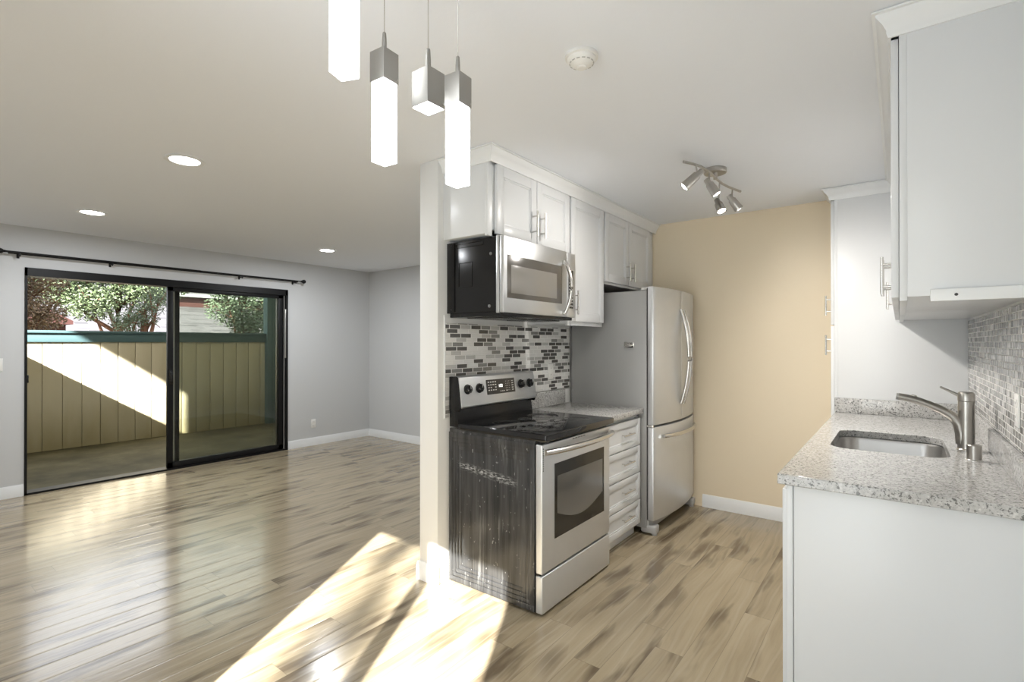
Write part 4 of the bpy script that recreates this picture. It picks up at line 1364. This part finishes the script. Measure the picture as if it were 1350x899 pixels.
tk = thing('track_light', 'brushed nickel track light with spot heads on the kitchen ceiling', 'ceiling light', (-0.89, 3.19, ZC))
obj('canopy', B().lathe([(0.066, 0), (0.066, -0.022), (0.062, -0.027), (0, -0.027)], (-0.89, 3.20, ZC), n=36), 'nickel', tk)
tb_ = [(-0.945, 2.795, 2.383), (-0.915, 2.860, 2.383), (-0.893, 2.930, 2.383), (-0.884, 3.02, 2.383), (-0.883, 3.12, 2.383), (-0.885, 3.22, 2.383), (-0.883, 3.32, 2.383), (-0.872, 3.41, 2.383),
       (-0.854, 3.49, 2.383), (-0.833, 3.573, 2.383)]
obj('bar', B().tube(tb_, 0.0075, 10), 'nickel', tk)
obj('hub_stem', B().cyl((-0.885, 3.19, 2.375), (-0.885, 3.19, 2.415), 0.012, n=14), 'nickel', tk)
for (share, anchor, joint, tip) in ((0.45, (-0.905, 2.885, 2.383), (-0.897, 2.885, 2.325), (-0.965, 2.860, 2.262)),
                             (1.1, (-0.884, 3.06, 2.383), (-0.884, 3.06, 2.315), (-0.845, 3.075, 2.250)),
                             (1.0, (-0.885, 3.28, 2.383), (-0.893, 3.28, 2.250), (-0.868, 3.265, 2.193)),
                             (0.24, (-0.858, 3.475, 2.383), (-0.862, 3.470, 2.312), (-0.825, 3.500, 2.250))):
    a, j, e = Vector(anchor), Vector(joint), Vector(tip)
    d = (e - j).normalized()
    h = obj('spot_head', B().lathe([(0, -0.034), (0.014, -0.034), (0.016, -0.03), (0.017, -0.006), (0.024, 0.004), (0.028, (e - j).length - 0.004), (0.0285, (e - j).length), (0.024, (e - j).length - 0.004)], j, d, 24), 'nickel', tk)
    obj('stem', B().cyl(a, j, 0.0045, n=10), 'nickel', h)
    obj('bulb', B().lathe([(0.0, (e - j).length + 0.004), (0.012, (e - j).length + 0.002), (0.0235, (e - j).length - 0.004), (0.0235, (e - j).length - 0.008)], j, d, 24), 'bulb', h)
    l = bpy.data.lights.new('track_lamp', 'SPOT')
    l.energy = TRACK_POWER * share
    l.color = (1.0, 0.95, 0.88)
    l.spot_size = math.radians(140)
    l.spot_blend = 0.9
    l.shadow_soft_size = 0.02
    lo = bpy.data.objects.new('track_lamp', l)
    COL.objects.link(lo)
    lo.parent = tk
    lo.location = e + d * 0.012 - world_loc(tk)
    lo.rotation_euler = d.to_track_quat('-Z', 'Y').to_euler()

GP = 'square pendant lights hanging over the dining corner'
cano = thing('pendant_canopy', 'square steel ceiling canopy that the pendant cords hang from', 'canopy', (-0.99, 0.85, ZC))
obj('plate', B().box(-1.05, -0.85, 0.62, 1.07, ZC - 0.028, ZC - 0.0005, 0.004), 'steel_bar', cano)
HS = 0.027
for (x, y, ztop, zcap, zbot, turn, lab) in ((-1.005, 0.686, 2.305, 2.222, 1.995, 21, 'leftmost square pendant light, only its glowing crystal in view'),
                                 (-1.107, 0.880, 2.168, 2.086, 1.872, 4, 'second square pendant light from the left, steel cap and long crystal'),
                                 (-0.870, 0.818, 2.012, 1.930, None, 0, 'third pendant light from the left, steel cap without a crystal'),
                                 (-0.967, 1.020, 2.118, 2.034, 1.820, 4, 'rightmost and lowest-hanging square pendant light, with crystal')):
    t = thing('pendant_light', lab, 'pendant light', (x, y, ztop), GP)
    cb = B().box(x - HS, x + HS, y - HS, y + HS, zcap, ztop, 0.0012)
    cap = obj('cap', cb, 'pendant_cap', t)
    t.rotation_euler.z = math.radians(turn)
    obj('stem', B().lathe([(0.0065, 0), (0.0065, 0.030), (0.005, 0.054), (0.004, 0.056), (0, 0.056)], (x, y, ztop), n=14), 'pendant_cap', t)
    obj('cord', B().cyl((x, y, ztop + 0.05), (x, y, ZC - 0.027), 0.0014, n=8), 'steel_bar', t)
    b = B()
    b.cyl((x + HS, y - HS * 0.45 + 0.033, zcap + 0.009), (x + HS + 0.002, y - HS * 0.45 + 0.033, zcap + 0.009), 0.0028, n=10)
    obj('set_screw', b, 'steel_bar', cap)
    if zbot:
        g = HS * 0.90
        obj('crystal', B().box(x - g, x + g, y - g, y + g, zbot, zcap + 0.002, 0.002), 'glow', t)
    else:
        g = HS * 0.93
        obj('lamp_lens', B().box(x - g, x + g, y - g, y + g, zcap - 0.002, zcap + 0.003, 0.001), 'glow', t)
